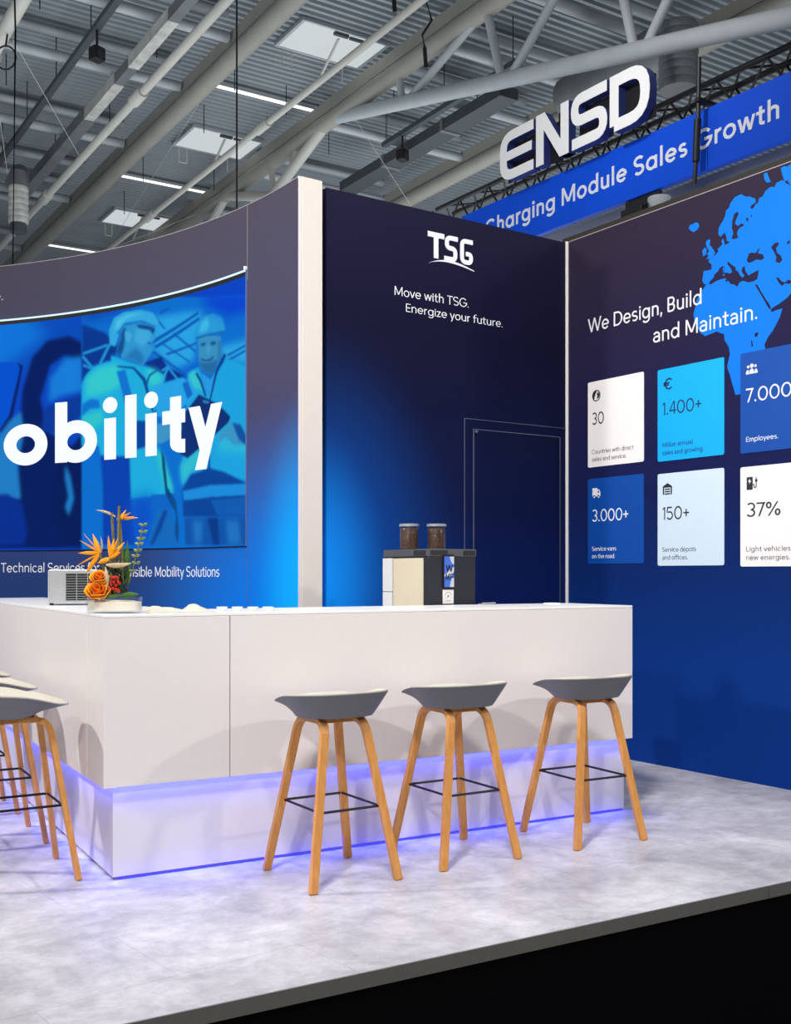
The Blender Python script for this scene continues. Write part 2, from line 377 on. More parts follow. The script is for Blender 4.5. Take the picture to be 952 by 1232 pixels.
PICTURE = [
((8, 70, 195), 3) , [(43.375,3.463),(27.855,3.352),(27.855,2.911),(43.375,2.733)] ,
((20, 110, 225), 8) , [(41.556,3.322),(34.978,3.251),(32.056,3.134),(36.892,2.905),(41.556,2.860)] ,
((6, 22, 100), 2) , [(35.171,2.701),(34.011,2.954),(32.253,3.071),(29.671,3.090),(27.956,3.025),(27.956,2.849),(30.072,2.940),(31.859,2.876),(33.037,2.626),(32.056,2.364),(27.956,2.187),(27.956,1.462),(43.375,1.472),(43.375,1.871),(35.939,1.859)] ,
((30, 120, 225), 3) , [(31.859,2.773),(30.072,2.915),(27.956,2.912),(27.956,2.660),(30.570,2.638),(32.056,2.595)] ,
((10, 50, 160), 2) , [(32.449,2.558),(27.956,2.635),(27.956,2.471),(31.067,2.359),(33.037,2.368)] ,
((6, 20, 95), 2) , [(31.067,2.104),(27.956,2.345),(27.956,1.525),(30.271,1.496),(31.859,1.722)] ,
((40, 120, 210), 2) , [(30.072,2.100),(29.471,2.003),(29.068,1.843),(29.671,1.718),(30.072,1.782),(29.671,1.858),(30.072,2.005)] ,
((4, 75, 215), 1) , [(43.375,2.959),(35.747,2.925),(35.267,2.870),(36.511,2.499),(37.838,2.386),(43.375,2.402)] ,
((10, 30, 115), 0.7) , [(35.747,2.925),(35.075,2.889),(36.321,2.472),(37.460,2.372),(37.838,2.399),(36.702,2.513),(35.459,2.871)] ,
((45, 120, 205), 2) , [(36.511,2.473),(35.363,2.533),(34.978,2.376),(35.747,2.119),(35.363,1.858),(36.892,1.861),(43.375,1.804),(43.375,2.335),(37.838,2.353)] ,
((8, 40, 150), 2) , [(43.375,1.871),(36.892,1.900),(35.171,1.818),(34.592,1.597),(34.978,1.494),(43.375,1.499)] ,
((12, 105, 215), 1) , [(28.076,3.386),(6.127,3.098),(6.127,1.425),(28.076,1.449)] ,
((8, 60, 190), 8) , [(28.076,3.323),(20.434,3.226),(24.428,3.192),(28.076,3.164)] ,
((10, 48, 150), 1.5) , [(28.076,3.164),(25.212,3.075),(23.506,2.958),(24.165,2.863),(26.639,2.836),(28.076,2.719)] ,
((45, 140, 220), 0.8) , [(27.923,2.948),(24.951,2.987),(24.820,2.970),(27.923,2.928)] ,
((45, 140, 220), 0.8) , [(25.992,2.846),(24.820,2.985),(24.480,2.975),(25.681,2.841)] ,
((45, 140, 220), 0.8) , [(27.923,2.928),(26.639,2.828),(26.897,2.814),(28.051,2.910)] ,
((45, 140, 220), 0.8) , [(27.923,2.861),(26.768,2.821),(26.897,2.809),(27.923,2.842)] ,
((55, 160, 235), 4) , [(19.075,3.119),(14.062,3.101),(12.345,3.064),(13.207,2.930),(13.635,2.746),(16.315,2.729),(19.075,2.892)] ,
((60, 165, 235), 4) , [(10.017,2.805),(6.279,2.799),(6.279,2.647),(9.427,2.713)] ,
((12, 85, 190), 0.8) , [(19.348,2.955),(13.064,3.088),(12.920,3.068),(19.075,2.930)] ,
((12, 85, 190), 0.8) , [(18.939,2.913),(12.920,3.050),(12.777,3.026),(18.665,2.891)] ,
((12, 85, 190), 0.8) , [(16.315,2.982),(13.207,2.814),(13.350,2.804),(16.454,2.969)] ,
((12, 85, 190), 0.8) , [(18.528,3.112),(17.426,3.024),(17.564,3.017),(18.747,3.103)] ,
((12, 85, 190), 0.8) , [(18.253,3.154),(16.872,3.167),(16.816,3.151),(18.116,3.134)] ,
((12, 85, 190), 0.8) , [(17.426,2.845),(13.207,2.879),(13.150,2.865),(17.149,2.827)] ,
((12, 85, 190), 0.8) , [(19.075,2.884),(14.204,2.649),(14.346,2.636),(19.212,2.866)] ,
((12, 85, 190), 0.8) , [(8.983,2.743),(6.279,2.778),(6.188,2.763),(8.835,2.727)] ,
((12, 85, 190), 0.8) , [(8.983,2.708),(6.279,2.744),(6.188,2.729),(8.835,2.692)] ,
((12, 85, 190), 0.8) , [(17.978,2.933),(14.062,2.750),(14.176,2.743),(18.088,2.922)] ,
((10, 40, 140), 1) , [(20.299,2.805),(17.978,2.828),(17.288,2.754),(16.872,2.735),(14.346,2.644),(15.194,2.652),(19.212,2.633),(18.528,2.706)] ,
((50, 145, 225), 0.6) , [(18.253,2.643),(17.149,2.750),(16.872,2.741),(17.868,2.637)] ,
((50, 145, 225), 0.6) , [(17.011,2.748),(15.615,2.641),(15.896,2.639),(17.149,2.738)] ,
((50, 145, 225), 0.6) , [(17.978,2.731),(17.149,2.755),(17.011,2.742),(17.813,2.717)] ,
((10, 90, 215), 5) , [(14.062,2.750),(12.633,2.677),(12.920,2.593),(15.194,2.644)] ,
((38, 160, 232), 1.2) , [(14.629,2.610),(14.062,2.677),(12.920,2.702),(11.768,2.510),(10.017,2.663),(8.983,2.715),(6.279,2.634),(6.279,1.878),(10.017,1.954),(14.062,1.976),(15.194,1.893),(15.475,2.027),(14.629,2.169)] ,
((75, 195, 215), 2) , [(14.488,2.667),(13.493,2.686),(12.633,2.590),(12.345,2.530),(13.778,2.572)] ,
((70, 190, 215), 4) , [(15.334,2.026),(12.920,2.158),(11.478,2.149),(14.062,1.976),(15.194,1.893)] ,
((60, 180, 225), 4) , [(10.017,2.210),(6.279,2.139),(6.279,2.057),(10.311,2.098)] ,
((55, 150, 235), 1) , [(12.691,2.663),(11.332,2.599),(10.311,2.666),(11.623,2.480)] ,
((78, 140, 200), 1) , [(13.006,2.899),(11.768,2.912),(9.870,2.874),(9.781,2.774),(10.252,2.701),(11.332,2.635),(12.489,2.676),(12.920,2.753)] ,
((48, 100, 170), 1.5) , [(12.920,2.760),(12.345,2.725),(11.187,2.719),(10.193,2.729),(10.545,2.662),(11.420,2.630),(12.461,2.672)] ,
((60, 115, 180), 1.5) , [(10.311,2.851),(9.781,2.844),(9.840,2.746),(10.311,2.709)] ,
((30, 75, 145), 1) , [(12.691,2.863),(11.999,2.863),(11.999,2.840),(12.633,2.842)] ,
((30, 75, 145), 1) , [(11.332,2.858),(10.545,2.851),(10.603,2.826),(11.303,2.832)] ,
((92, 152, 208), 1.5) , [(11.768,2.843),(11.478,2.840),(11.274,2.780),(11.883,2.781)] ,
((70, 130, 195), 0.8) , [(12.345,2.745),(11.070,2.740),(11.478,2.731),(11.941,2.732)] ,
((25, 70, 140), 0.7) , [(12.576,2.763),(12.115,2.742),(11.361,2.739),(10.896,2.755),(10.808,2.743),(11.274,2.727),(12.115,2.731),(12.605,2.750)] ,
((55, 150, 225), 1.2) , [(13.493,2.919),(13.150,2.995),(12.201,3.044),(10.954,3.047),(9.663,3.005),(9.191,2.907),(10.311,2.901),(11.768,2.918),(12.920,2.903)] ,
((85, 180, 235), 1.5) , [(12.920,2.941),(12.576,3.002),(11.768,3.027),(11.478,2.980),(11.768,2.934)] ,
((30, 95, 180), 1) , [(13.436,2.912),(11.768,2.915),(9.279,2.908),(9.191,2.893),(11.768,2.901),(13.207,2.898)] ,
((15, 55, 140), 0.7) , [(9.368,2.757),(9.072,2.737),(10.311,2.638),(11.332,2.448),(11.536,2.450),(10.603,2.648)] ,
((15, 55, 140), 0.7) , [(13.207,2.669),(12.576,2.611),(11.883,2.497),(12.057,2.484),(12.806,2.599),(13.379,2.656)] ,
((15, 70, 170), 0.7) , [(11.710,2.452),(11.420,2.449),(11.303,1.675),(11.594,1.676)] ,
((12, 62, 160), 1.2) , [(15.194,1.864),(14.062,1.961),(11.478,1.998),(9.427,1.958),(6.279,1.865),(6.279,1.645),(15.053,1.672)] ,
((40, 135, 228), 1) , [(15.109,1.852),(11.478,1.876),(6.279,1.862),(6.279,1.788),(11.187,1.796),(14.968,1.786)] ,
((22, 85, 185), 1.2) , [(11.303,1.775),(6.279,1.775),(6.279,1.648),(10.311,1.663)] ,
((20, 78, 175), 1.2) , [(14.912,1.664),(6.279,1.642),(6.279,1.459),(14.771,1.473)] ,
((12, 50, 140), 1.5) , [(11.768,1.655),(10.311,1.651),(10.017,1.466),(10.896,1.467)] ,
((45, 110, 200), 3) , [(13.778,1.639),(12.345,1.635),(12.633,1.477),(13.493,1.478)] ,
((45, 110, 200), 3) , [(9.131,1.626),(7.339,1.621),(7.037,1.468),(8.835,1.471)] ,
((40, 170, 230), 1.2) , [(28.076,2.704),(27.539,2.771),(26.639,2.828),(25.212,2.848),(24.428,2.849),(24.428,2.896),(22.312,2.831),(20.434,2.784),(18.528,2.728),(17.426,2.680),(17.978,2.580),(18.939,2.437),(18.528,2.314),(19.075,2.212),(17.703,2.099),(16.315,1.839),(22.046,1.821),(22.179,2.122),(25.733,2.154),(25.992,2.233),(28.076,2.243)] ,
((70, 200, 215), 3) , [(27.539,2.747),(25.992,2.815),(23.638,2.827),(22.844,2.681),(24.428,2.631),(27.539,2.605)] ,
((65, 195, 210), 3) , [(27.923,2.465),(25.473,2.497),(25.473,2.403),(27.539,2.336),(28.076,2.338)] ,
((65, 195, 205), 3) , [(18.802,2.210),(17.703,2.099),(16.315,1.853),(17.426,1.888),(18.253,2.041)] ,
((70, 200, 215), 3) , [(19.892,2.763),(18.528,2.728),(17.703,2.668),(18.802,2.618),(19.892,2.657)] ,
((18, 110, 215), 1) , [(23.770,2.774),(22.632,2.772),(21.242,2.446),(22.366,2.454)] ,
((18, 110, 215), 1.2) , [(28.076,2.553),(27.026,2.589),(25.992,2.576),(25.785,2.515),(27.026,2.515),(28.076,2.465)] ,
((15, 60, 150), 0.8) , [(23.770,2.816),(21.511,2.786),(20.028,2.689),(18.939,2.437),(19.185,2.439),(20.434,2.677),(21.645,2.771),(23.638,2.802)] ,
((15, 80, 180), 0.8) , [(20.028,2.658),(19.620,2.715),(18.528,2.743),(17.703,2.720),(18.528,2.728),(19.457,2.699),(19.838,2.626)] ,
((20, 100, 200), 0.7) , [(28.076,1.918),(26.768,1.941),(26.716,1.928),(28.076,1.903)] ,
((10, 58, 180), 1.5) , [(25.785,2.157),(22.099,2.134),(21.912,1.813),(21.242,1.481),(25.473,1.486),(25.473,1.917)] ,
((12, 75, 205), 8) , [(22.099,1.821),(19.212,1.849),(18.802,1.727),(19.892,1.480),(21.778,1.482)] ,
((14, 95, 205), 1) , [(19.294,1.842),(16.371,1.839),(15.924,1.733),(19.294,1.744)] ,
((26, 100, 195), 1.5) , [(18.528,1.738),(16.733,1.730),(16.036,1.586),(15.615,1.474),(19.756,1.480)] ,
((14, 60, 160), 1.5) , [(17.703,1.724),(17.149,1.722),(17.978,1.590),(19.075,1.479),(19.484,1.479)] ,
((14, 65, 130), 0.8) , [(17.978,2.160),(17.537,2.098),(17.149,1.887),(16.175,1.794),(16.036,1.719),(16.594,1.750),(17.426,1.843),(17.868,2.040)] ,
((15, 70, 150), 0.8) , [(17.011,1.826),(16.036,1.793),(15.615,1.585),(15.756,1.481),(16.175,1.556),(16.036,1.689)] ,
((66, 145, 215), 1) , [(22.897,3.099),(21.242,3.100),(18.939,3.060),(18.747,2.964),(19.294,2.932),(19.021,2.884),(19.892,2.824),(20.434,2.781),(21.350,2.822),(23.057,2.862),(23.691,2.936),(23.268,3.010)] ,
((85, 165, 228), 2) , [(21.242,3.074),(19.620,3.049),(19.294,2.970),(20.434,2.921),(21.511,2.977)] ,
((45, 115, 190), 2) , [(22.844,2.867),(21.242,2.929),(20.163,2.842),(20.434,2.787),(21.350,2.822)] ,
((22, 75, 150), 1.2) , [(23.770,2.929),(23.242,3.010),(23.057,3.085),(22.579,3.096),(22.685,3.004),(22.844,2.929),(23.321,2.871)] ,
((90, 165, 225), 1) , [(22.738,3.051),(22.259,3.059),(21.778,3.018),(22.099,2.971),(22.579,2.991)] ,
((20, 70, 150), 0.8) , [(21.242,3.094),(18.911,3.059),(18.802,3.025),(19.075,2.998),(19.457,3.032),(20.973,3.064)] ,
((30, 95, 175), 0.8) , [(19.756,2.952),(19.185,2.941),(19.294,2.930),(19.838,2.939)] ,
((72, 165, 232), 1) , [(24.611,2.976),(24.690,3.086),(24.112,3.170),(22.844,3.201),(20.704,3.195),(19.130,3.156),(18.308,3.083),(18.638,3.038),(20.299,3.099),(22.446,3.107),(23.427,3.050),(23.902,2.960)] ,
((105, 190, 240), 1.5) , [(24.034,3.079),(23.638,3.153),(22.312,3.178),(20.434,3.171),(22.579,3.150),(23.506,3.090)] ,
((30, 110, 200), 0.8) , [(23.506,3.043),(22.579,3.104),(20.434,3.101),(18.747,3.042),(18.638,3.053),(20.434,3.116),(22.712,3.122),(23.691,3.057)] ,
((55, 160, 238), 1) , [(19.130,2.623),(15.194,2.650),(14.006,2.604),(13.207,2.523),(15.194,2.438),(15.756,2.354),(18.528,2.404)] ,
((18, 100, 205), 0.8) , [(15.194,2.608),(14.488,2.623),(13.721,2.521),(14.488,2.491)] ,
((10, 62, 165), 1) , [(21.376,2.394),(18.939,2.370),(18.939,2.203),(21.242,2.178)] ,
((85, 145, 205), 1) , [(18.911,2.347),(17.426,2.344),(16.594,2.331),(15.334,2.339),(15.363,2.263),(16.454,2.240),(17.978,2.205),(18.911,2.211)] ,
((20, 40, 120), 0.8) , [(12.920,2.513),(10.311,2.425),(8.478,2.321),(8.775,2.284),(11.187,2.197),(14.488,2.078),(15.419,2.113),(15.334,2.373)] ,
((60, 120, 190), 0.5) , [(12.403,2.470),(11.478,2.450),(11.594,2.436),(12.288,2.448)] ,
((80, 145, 205), 1.2) , [(10.311,2.155),(9.870,2.223),(8.537,2.282),(7.037,2.256),(6.249,2.125),(7.940,2.124),(9.131,2.189)] ,
((20, 75, 165), 1.2) , [(8.239,2.280),(7.037,2.256),(6.249,2.180),(6.249,2.112),(7.339,2.161)] ,
((95, 150, 205), 0.8) , [(16.594,2.331),(15.334,2.339),(15.250,2.291),(15.756,2.243),(16.594,2.271)] ,
((6, 60, 215), 6) , [(12.920,3.216),(6.127,3.112),(6.127,2.988),(8.835,2.987),(11.768,3.099)] ,
((6, 60, 215), 6) , [(28.076,3.402),(28.076,3.291),(25.212,3.294),(21.242,3.296),(18.528,3.293)] ,
]
# ---------------------------------------------------------------- the stand: platform, walls
HW = 3.689
CXW, CYW = 5.526, 5.899                  # inner corner of back and right wall
ACX, ACY, AR = -1.482, 5.961, 4.737      # the curved wall's circle
def on_back(a, b, h): return (a, CYW - h, b)
def on_right(a, b, h): return (CXW - h, -a, b)
def on_arc(a, b, h):
    t = -a / AR; r = AR - h
    return (ACX + r * cos(t), ACY + r * sin(t), b)
def arc_s(deg): return -radians(deg) * AR

# marbled vinyl floor of the stand
m, nt, b = nodes('marbled_vinyl'); L = nt.links.new; N = nt.nodes.new
tc = N('ShaderNodeTexCoord')
n1 = N('ShaderNodeTexNoise'); n1.inputs['Scale'].default_value = 2.2; n1.inputs['Detail'].default_value = 10; n1.inputs['Roughness'].default_value = .72; n1.inputs['Distortion'].default_value = .35
n2 = N('ShaderNodeTexNoise'); n2.inputs['Scale'].default_value = 11; n2.inputs['Detail'].default_value = 8; n2.inputs['Roughness'].default_value = .7
L(tc.outputs['Object'], n1.inputs['Vector']); L(tc.outputs['Object'], n2.inputs['Vector'])
r1 = N('ShaderNodeValToRGB'); r1.color_ramp.elements[0].position = .36; r1.color_ramp.elements[1].position = .64
r1.color_ramp.elements[0].color = lin((180, 179, 186)) + (1,); r1.color_ramp.elements[1].color = lin((228, 227, 232)) + (1,)
r2 = N('ShaderNodeValToRGB'); r2.color_ramp.elements[0].position = .3; r2.color_ramp.elements[1].position = .62
r2.color_ramp.elements[0].color = (.74, .735, .74, 1); r2.color_ramp.elements[1].color = (1, 1, 1, 1)
L(n1.outputs['Fac'], r1.inputs['Fac']); L(n2.outputs['Fac'], r2.inputs['Fac'])
mx = N('ShaderNodeMix'); mx.data_type = 'RGBA'; mx.blend_type = 'MULTIPLY'; mx.inputs[0].default_value = 1
L(r1.outputs['Color'], mx.inputs[6]); L(r2.outputs['Color'], mx.inputs[7])
br = N('ShaderNodeTexBrick'); br.inputs['Scale'].default_value = 1; br.inputs['Mortar Size'].default_value = .0022; br.inputs['Brick Width'].default_value = .92; br.inputs['Row Height'].default_value = .46
br.offset = .5
br.inputs['Color1'].default_value = (1, 1, 1, 1); br.inputs['Color2'].default_value = (.955, .955, .965, 1); br.inputs['Mortar'].default_value = (.80, .80, .82, 1)
mpg = N('ShaderNodeMapping'); mpg.inputs['Rotation'].default_value = (0, 0, radians(-4.8)); mpg.inputs['Location'].default_value = (.2, .1, 0)
L(tc.outputs['Object'], mpg.inputs['Vector']); L(mpg.outputs['Vector'], br.inputs['Vector'])
mx2 = N('ShaderNodeMix'); mx2.data_type = 'RGBA'; mx2.blend_type = 'MULTIPLY'; mx2.inputs[0].default_value = 1
L(mx.outputs[2], mx2.inputs[6]); L(br.outputs['Color'], mx2.inputs[7]); L(mx2.outputs[2], b.inputs['Base Color'])
b.inputs['Roughness'].default_value = .42; b.inputs['Specular IOR Level'].default_value = .35
FLOOR = m

def edge_y(x): return 2.978 - (x - 1.1) * .058
poly = [(-3, edge_y(-3)), (5.75, edge_y(5.75)), (5.75, 10.9), (-3, 10.9)]
struct(MB().prism(poly, -.03, 0, lambda x, y, h: (x, y, h)).build('floor', FLOOR))['label'] = 'raised stand floor of marbled pale grey vinyl'
ALU = pm('brushed_aluminium', (150, 148, 142), .42, .55)
ea, eb = Vector((-3, edge_y(-3), 0)), Vector((3.75, edge_y(3.75), 0))
def edge_strip(name, x0, x1, z0, z1, t, mat):
    q = [(x0, edge_y(x0) - t), (x1, edge_y(x1) - t), (x1, edge_y(x1) - .0005), (x0, edge_y(x0) - .0005)]
    return MB().prism(q, z0, z1, lambda x, y, h: (x, y, h)).build(name, mat)
struct(edge_strip('trim_1', -3, 3.746, -.048, .002, .008, ALU))
struct(edge_strip('trim_1', 3.75, 5.75, -.048, .002, .008, ALU))
CARP = pm('black_carpet', (1, 1, 2), .95, 0, .02, .5, 220)
struct(MB().box(-6, 13, -4, 11, -.10, -.05).build('hall_floor', CARP))

# back wall with its printed graphic
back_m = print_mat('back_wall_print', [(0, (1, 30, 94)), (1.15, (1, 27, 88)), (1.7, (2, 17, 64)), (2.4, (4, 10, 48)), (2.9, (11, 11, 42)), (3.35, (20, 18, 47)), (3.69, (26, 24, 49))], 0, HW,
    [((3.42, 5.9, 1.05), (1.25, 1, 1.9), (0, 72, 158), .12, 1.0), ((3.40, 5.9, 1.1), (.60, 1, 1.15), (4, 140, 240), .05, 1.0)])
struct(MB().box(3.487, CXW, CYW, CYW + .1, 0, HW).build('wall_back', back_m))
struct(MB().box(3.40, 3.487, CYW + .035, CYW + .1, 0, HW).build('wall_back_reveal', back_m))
WB = bpy.data.objects['wall_back']
VIN = pm('white_vinyl', (238, 238, 240), .5)
tx = MB()
text_fit(tx, 'Move with TSG.', .062, 3.995, 3.090, 4.617, .058, on_back)
text_fit(tx, 'Energize your future.', .062, 4.085, 2.993, 4.918, .054, on_back)
tx.build('lettering', VIN, WB)
# logo: three block letters above a swoosh
lg = MB()
def lg_st(pts, wd, x0, z0, k, closed=False):
    for q in strip(pts, wd, closed): lg.prism([(x0 + px * k, z0 + py * k) for px, py in q], 0, .004 + len(lg.v) * 3e-6, on_back)
def rc(pts, r, closed=False):
    """round the corners of a polyline"""
    out = []; n = len(pts)
    for i, p in enumerate(pts):
        if not closed and i in (0, n - 1): out.append(p); continue
        a = Vector(pts[i - 1]); c = Vector(pts[(i + 1) % n]); p = Vector(p)
        d1 = (a - p); d2 = (c - p); k = min(r, d1.length * .5, d2.length * .5)
        s = p + d1.normalized() * k; e = p + d2.normalized() * k
        for t in range(6):
            u = t / 5; out.append(tuple((1 - u) ** 2 * s + 2 * u * (1 - u) * p + u * u * e))
    return out
k = .184
lx, lz = 4.268, 3.372
lg_st([(0, .90), (.74, .90)], .19, lx, lz, k); lg_st([(.37, .9), (.37, .06)], .20, lx, lz, k)
lg_st(rc([(1.36, .905), (.86, .905), (.86, .53), (1.25, .53), (1.25, .13), (.74, .13)], .17), .17, lx, lz, k)
lg_st(rc([(2.06, .905), (1.56, .905), (1.56, .13), (1.98, .13), (1.98, .44), (1.74, .44)], .17), .165, lx, lz, k)
sw_t = [(t, -.12 + .30 * sin(pi * min(1, t * 1.35)) ** .8 * (1 - .45 * t)) for t in [i / 24 for i in range(25)]]
top = [(-.02 + 2.14 * t, -.14 + .26 * sin(pi * (t ** .85) * .92)) for t in [i / 24 for i in range(25)]]
bot = [(-.02 + 2.14 * t, -.14 + .185 * sin(pi * (t ** .75) * .93)) for t in [i / 24 for i in range(25)]]
for i in range(24):
    lg.prism([(lx + px * k, lz + (py - .05) * k) for px, py in (bot[i], bot[i + 1], top[i + 1], top[i])], 0, .0032 + i * 1e-5, on_back)
lg.build('logo', VIN, WB)
# flush door in the back wall: two shadow gaps with a pale edge
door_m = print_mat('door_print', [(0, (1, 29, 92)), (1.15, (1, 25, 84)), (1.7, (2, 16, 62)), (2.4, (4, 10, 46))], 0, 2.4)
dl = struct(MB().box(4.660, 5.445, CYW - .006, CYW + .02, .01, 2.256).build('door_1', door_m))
GAP = pm('pale_edge_profile', (92, 96, 116), .4, .3)
g = MB(); g.box(4.574, 4.579, CYW - .004, CYW + .004, 0, 2.333); g.box(4.572, CXW - .012, CYW - .004, CYW + .004, 2.329, 2.333)
g.box(4.650, 4.656, CYW - .008, CYW + .004, 0, 2.265); g.box(4.648, 5.455, CYW - .008, CYW + .004, 2.260, 2.265); g.box(5.449, 5.454, CYW - .008, CYW + .004, 0, 2.265)
g.build('door_frame', GAP, dl)
MB().lathe([(.011, 0), (.011, .012), (.006, .014)], 12).build('spy_hole', GAP, dl, xf=Matrix.Translation((4.672, CYW - .006, 2.245)) @ Matrix.Rotation(pi / 2, 4, 'X'))
# white vertical profile in the corner
WHT = pm('white_profile', (246, 242, 234), .4, 0, .4, .015)
struct(MB().box(CXW - .016, CXW + .004, CYW - .014, CYW + .002, 0, HW + .005).build('trim_2', WHT))

# right wall with its printed graphic
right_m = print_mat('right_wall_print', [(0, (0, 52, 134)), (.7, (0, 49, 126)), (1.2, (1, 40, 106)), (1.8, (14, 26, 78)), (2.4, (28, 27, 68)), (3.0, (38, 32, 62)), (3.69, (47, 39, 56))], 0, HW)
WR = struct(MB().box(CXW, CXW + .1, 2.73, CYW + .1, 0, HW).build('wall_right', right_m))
tx = MB()
text_fit(tx, 'We Design, Build', .078, -5.683, 2.990, -4.650, .098, on_right)
text_fit(tx, 'and Maintain.', .078, -5.072, 2.812, -4.228, .098, on_right)
tx.build('lettering', VIN, WR)
from mathutils.geometry import tessellate_polygon
MAPB = pm('map_blue', (8, 118, 232), .7, 0, .2, .03, 6)
mp_ = MB()
def region(cs, h):
    tri = tessellate_polygon([[Vector((x, y, 0)) for x, y in c] for c in cs]); flat = [p for c in cs for p in c]
    k0 = len(mp_.v); mp_.v += [on_right(x, min(y, HW - .012), h) for x, y in flat]; mp_.f += [tuple(i + k0 for i in t) for t in tri]
region(LAND, .0012)
for c in ISLES: region([c], .0012)
mp_.build('world_map', MAPB, WR)
BROWN = pm('brown_backing_board', (42, 38, 34), .7)
struct(MB().box(CXW + .104, CXW + .16, 2.73, CYW + .16, 2.0, HW + .085).build('trim_3', BROWN))
struct(MB().box(CXW + .0, CXW + .1, 2.73, CYW + .1, HW, HW + .006).build('trim_4', pm('pale_wall_edge', (150, 146, 150), .5)))

# white pillar between curved wall and back wall
PIL = pm('white_pillar_paint', (216, 207, 198), .45, 0, .4, .012)
struct(MB().box(3.277, 3.424, 5.842, 5.99, 0, 3.70).build('pillar', PIL, bevel=.003))
struct(MB().box(3.259, 3.2755, 5.848, 5.99, 0, 3.70).build('trim_5', pm('white_wall_end', (215, 208, 212), .45, 0, .4, .012)))

# curved wall on the left
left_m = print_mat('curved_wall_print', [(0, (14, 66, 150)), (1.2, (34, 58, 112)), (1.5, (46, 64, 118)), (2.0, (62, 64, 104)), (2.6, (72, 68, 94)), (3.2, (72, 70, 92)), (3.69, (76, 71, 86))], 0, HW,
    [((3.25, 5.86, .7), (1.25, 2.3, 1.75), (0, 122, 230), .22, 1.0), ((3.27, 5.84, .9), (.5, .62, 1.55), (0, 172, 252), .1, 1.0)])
def arc_panel(mb, d0, d1, z0, z1, h0, h1, n=60):
    for i in range(n):
        a = arc_s(d0 + (d1 - d0) * i / n); c = arc_s(d0 + (d1 - d0) * (i + 1) / n)
        mb.prism([(a, z0), (c, z0), (c, z1), (a, z1)], h0, h1, on_arc)
    return mb
WLm = MB(); n = 70
vs = []; fs = []
for i in range(n + 1):
    t = radians(-1.3 + 63.3 * i / n)
    for r, z in ((AR, 0), (AR, HW), (AR + .09, HW), (AR + .09, 0)): vs.append((ACX + r * cos(t), ACY + r * sin(t), z))
for i in range(n):
    for j in range(4): fs.append((i * 4 + j, i * 4 + (j + 1) % 4, i * 4 + 4 + (j + 1) % 4, i * 4 + 4 + j))
fs += [(0, 1, 2, 3), tuple(n * 4 + j for j in (3, 2, 1, 0))]
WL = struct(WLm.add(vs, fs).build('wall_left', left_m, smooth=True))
SEAM = pm('pale_wall_seam', (128, 122, 130), .4)
arc_panel(MB(), 6.20, 6.26, 3.20, HW + .001, 0, .004, 1).build('seam', SEAM, WL)
arc_panel(MB(), 6.18, 6.26, 0, 1.45, 0, .0025, 1).build('seam', pm('blue_wall_seam', (70, 100, 160), .5), WL)
arc_panel(MB(), -1.28, 62, HW, HW + .006, -.09, .002, 70).build('top_edge', pm('pale_wall_edge', (150, 146, 150), .5), WL)
arc_panel(MB(), 6.26, 6.46, 3.268, 3.288, 0, .02, 1).build('cable_clip', WHT, WL)
tx = MB()
text_fit(tx, 'in Technical Services for', .066, arc_s(38.95), 1.283, arc_s(25.95), .072, on_arc)
text_fit(tx, 'Responsible Mobility Solutions', .066, arc_s(25.4), 1.250, arc_s(10.2), .072, on_arc)
text_fit(tx, 'Energize your future.', .062, arc_s(51), 3.424, arc_s(37.42), .07, on_arc)
tx.build('lettering', VIN, WL)

# ---------------------------------------------------------------- curved LED screen
D0, D1, Z0, Z1 = 6.32, 46.0, 1.455, 3.225
scr = thing('led_screen', 'curved LED screen glowing blue with two helmeted workers and big white letters', 'screen', on_arc(arc_s(25), 0, 0))
scr_inv = Matrix.Translation(scr.location).inverted()
GW, GH = 460, 290
img = np.zeros((GH, GW, 3)) + np.array(lin((8, 70, 195)))
gx = (np.arange(GW) + .5) / GW * (D1 - D0) + D0; gz = Z0 + (np.arange(GH) + .5) / GH * (Z1 - Z0)
def raster(P):
    m_ = np.zeros((GH, GW))
    P = [(a, z) for a, z in P]; n = len(P)
    for oz in (-.25, .25):
        zz = gz + oz * (Z1 - Z0) / GH
        for j, z in enumerate(zz):
            xs = []
            for i in range(n):
                (x1, z1), (x2, z2) = P[i], P[(i + 1) % n]
                if (z1 > z) != (z2 > z): xs.append(x1 + (z - z1) / (z2 - z1) * (x2 - x1))
            xs.sort()
            for q in range(0, len(xs) - 1, 2):
                c = np.clip((np.minimum(gx + (D1 - D0) / GW / 2, xs[q + 1]) - np.maximum(gx - (D1 - D0) / GW / 2, xs[q])) / ((D1 - D0) / GW), 0, 1)
                m_[j] += c * .5
    return np.clip(m_, 0, 1)
def blur(m_, s):
    r = int(3 * s) + 1; kk = np.exp(-(np.arange(-r, r + 1) ** 2) / (2 * s * s)); kk /= kk.sum()
    p = np.pad(m_, r, mode='edge')
    p = sum(kk[i] * p[:, i:i + m_.shape[1]] for i in range(2 * r + 1))
    return sum(kk[i] * p[i:i + m_.shape[0], :] for i in range(2 * r + 1))
for (c, bl), P in zip(PICTURE[0::2], PICTURE[1::2]):
    mk = blur(raster(P), max(.5, bl)) [..., None]
    img = img * (1 - mk) + mk * np.array(lin((c[0] * .72, min(255, c[1] * .98 + 9), c[2] * .98)))
vs = []; T = np.radians(D0 + (D1 - D0) * np.arange(GW + 1) / GW)
RS = AR - .012
gxv, gzv = np.meshgrid(T, Z0 + (Z1 - Z0) * np.arange(GH + 1) / GH)
V = np.stack([ACX + RS * np.cos(gxv) - scr.location.x, ACY + RS * np.sin(gxv) - scr.location.y, gzv - scr.location.z], -1).reshape(-1, 3)
ii, jj = np.meshgrid(np.arange(GW), np.arange(GH)); a = (jj * (GW + 1) + ii).ravel()
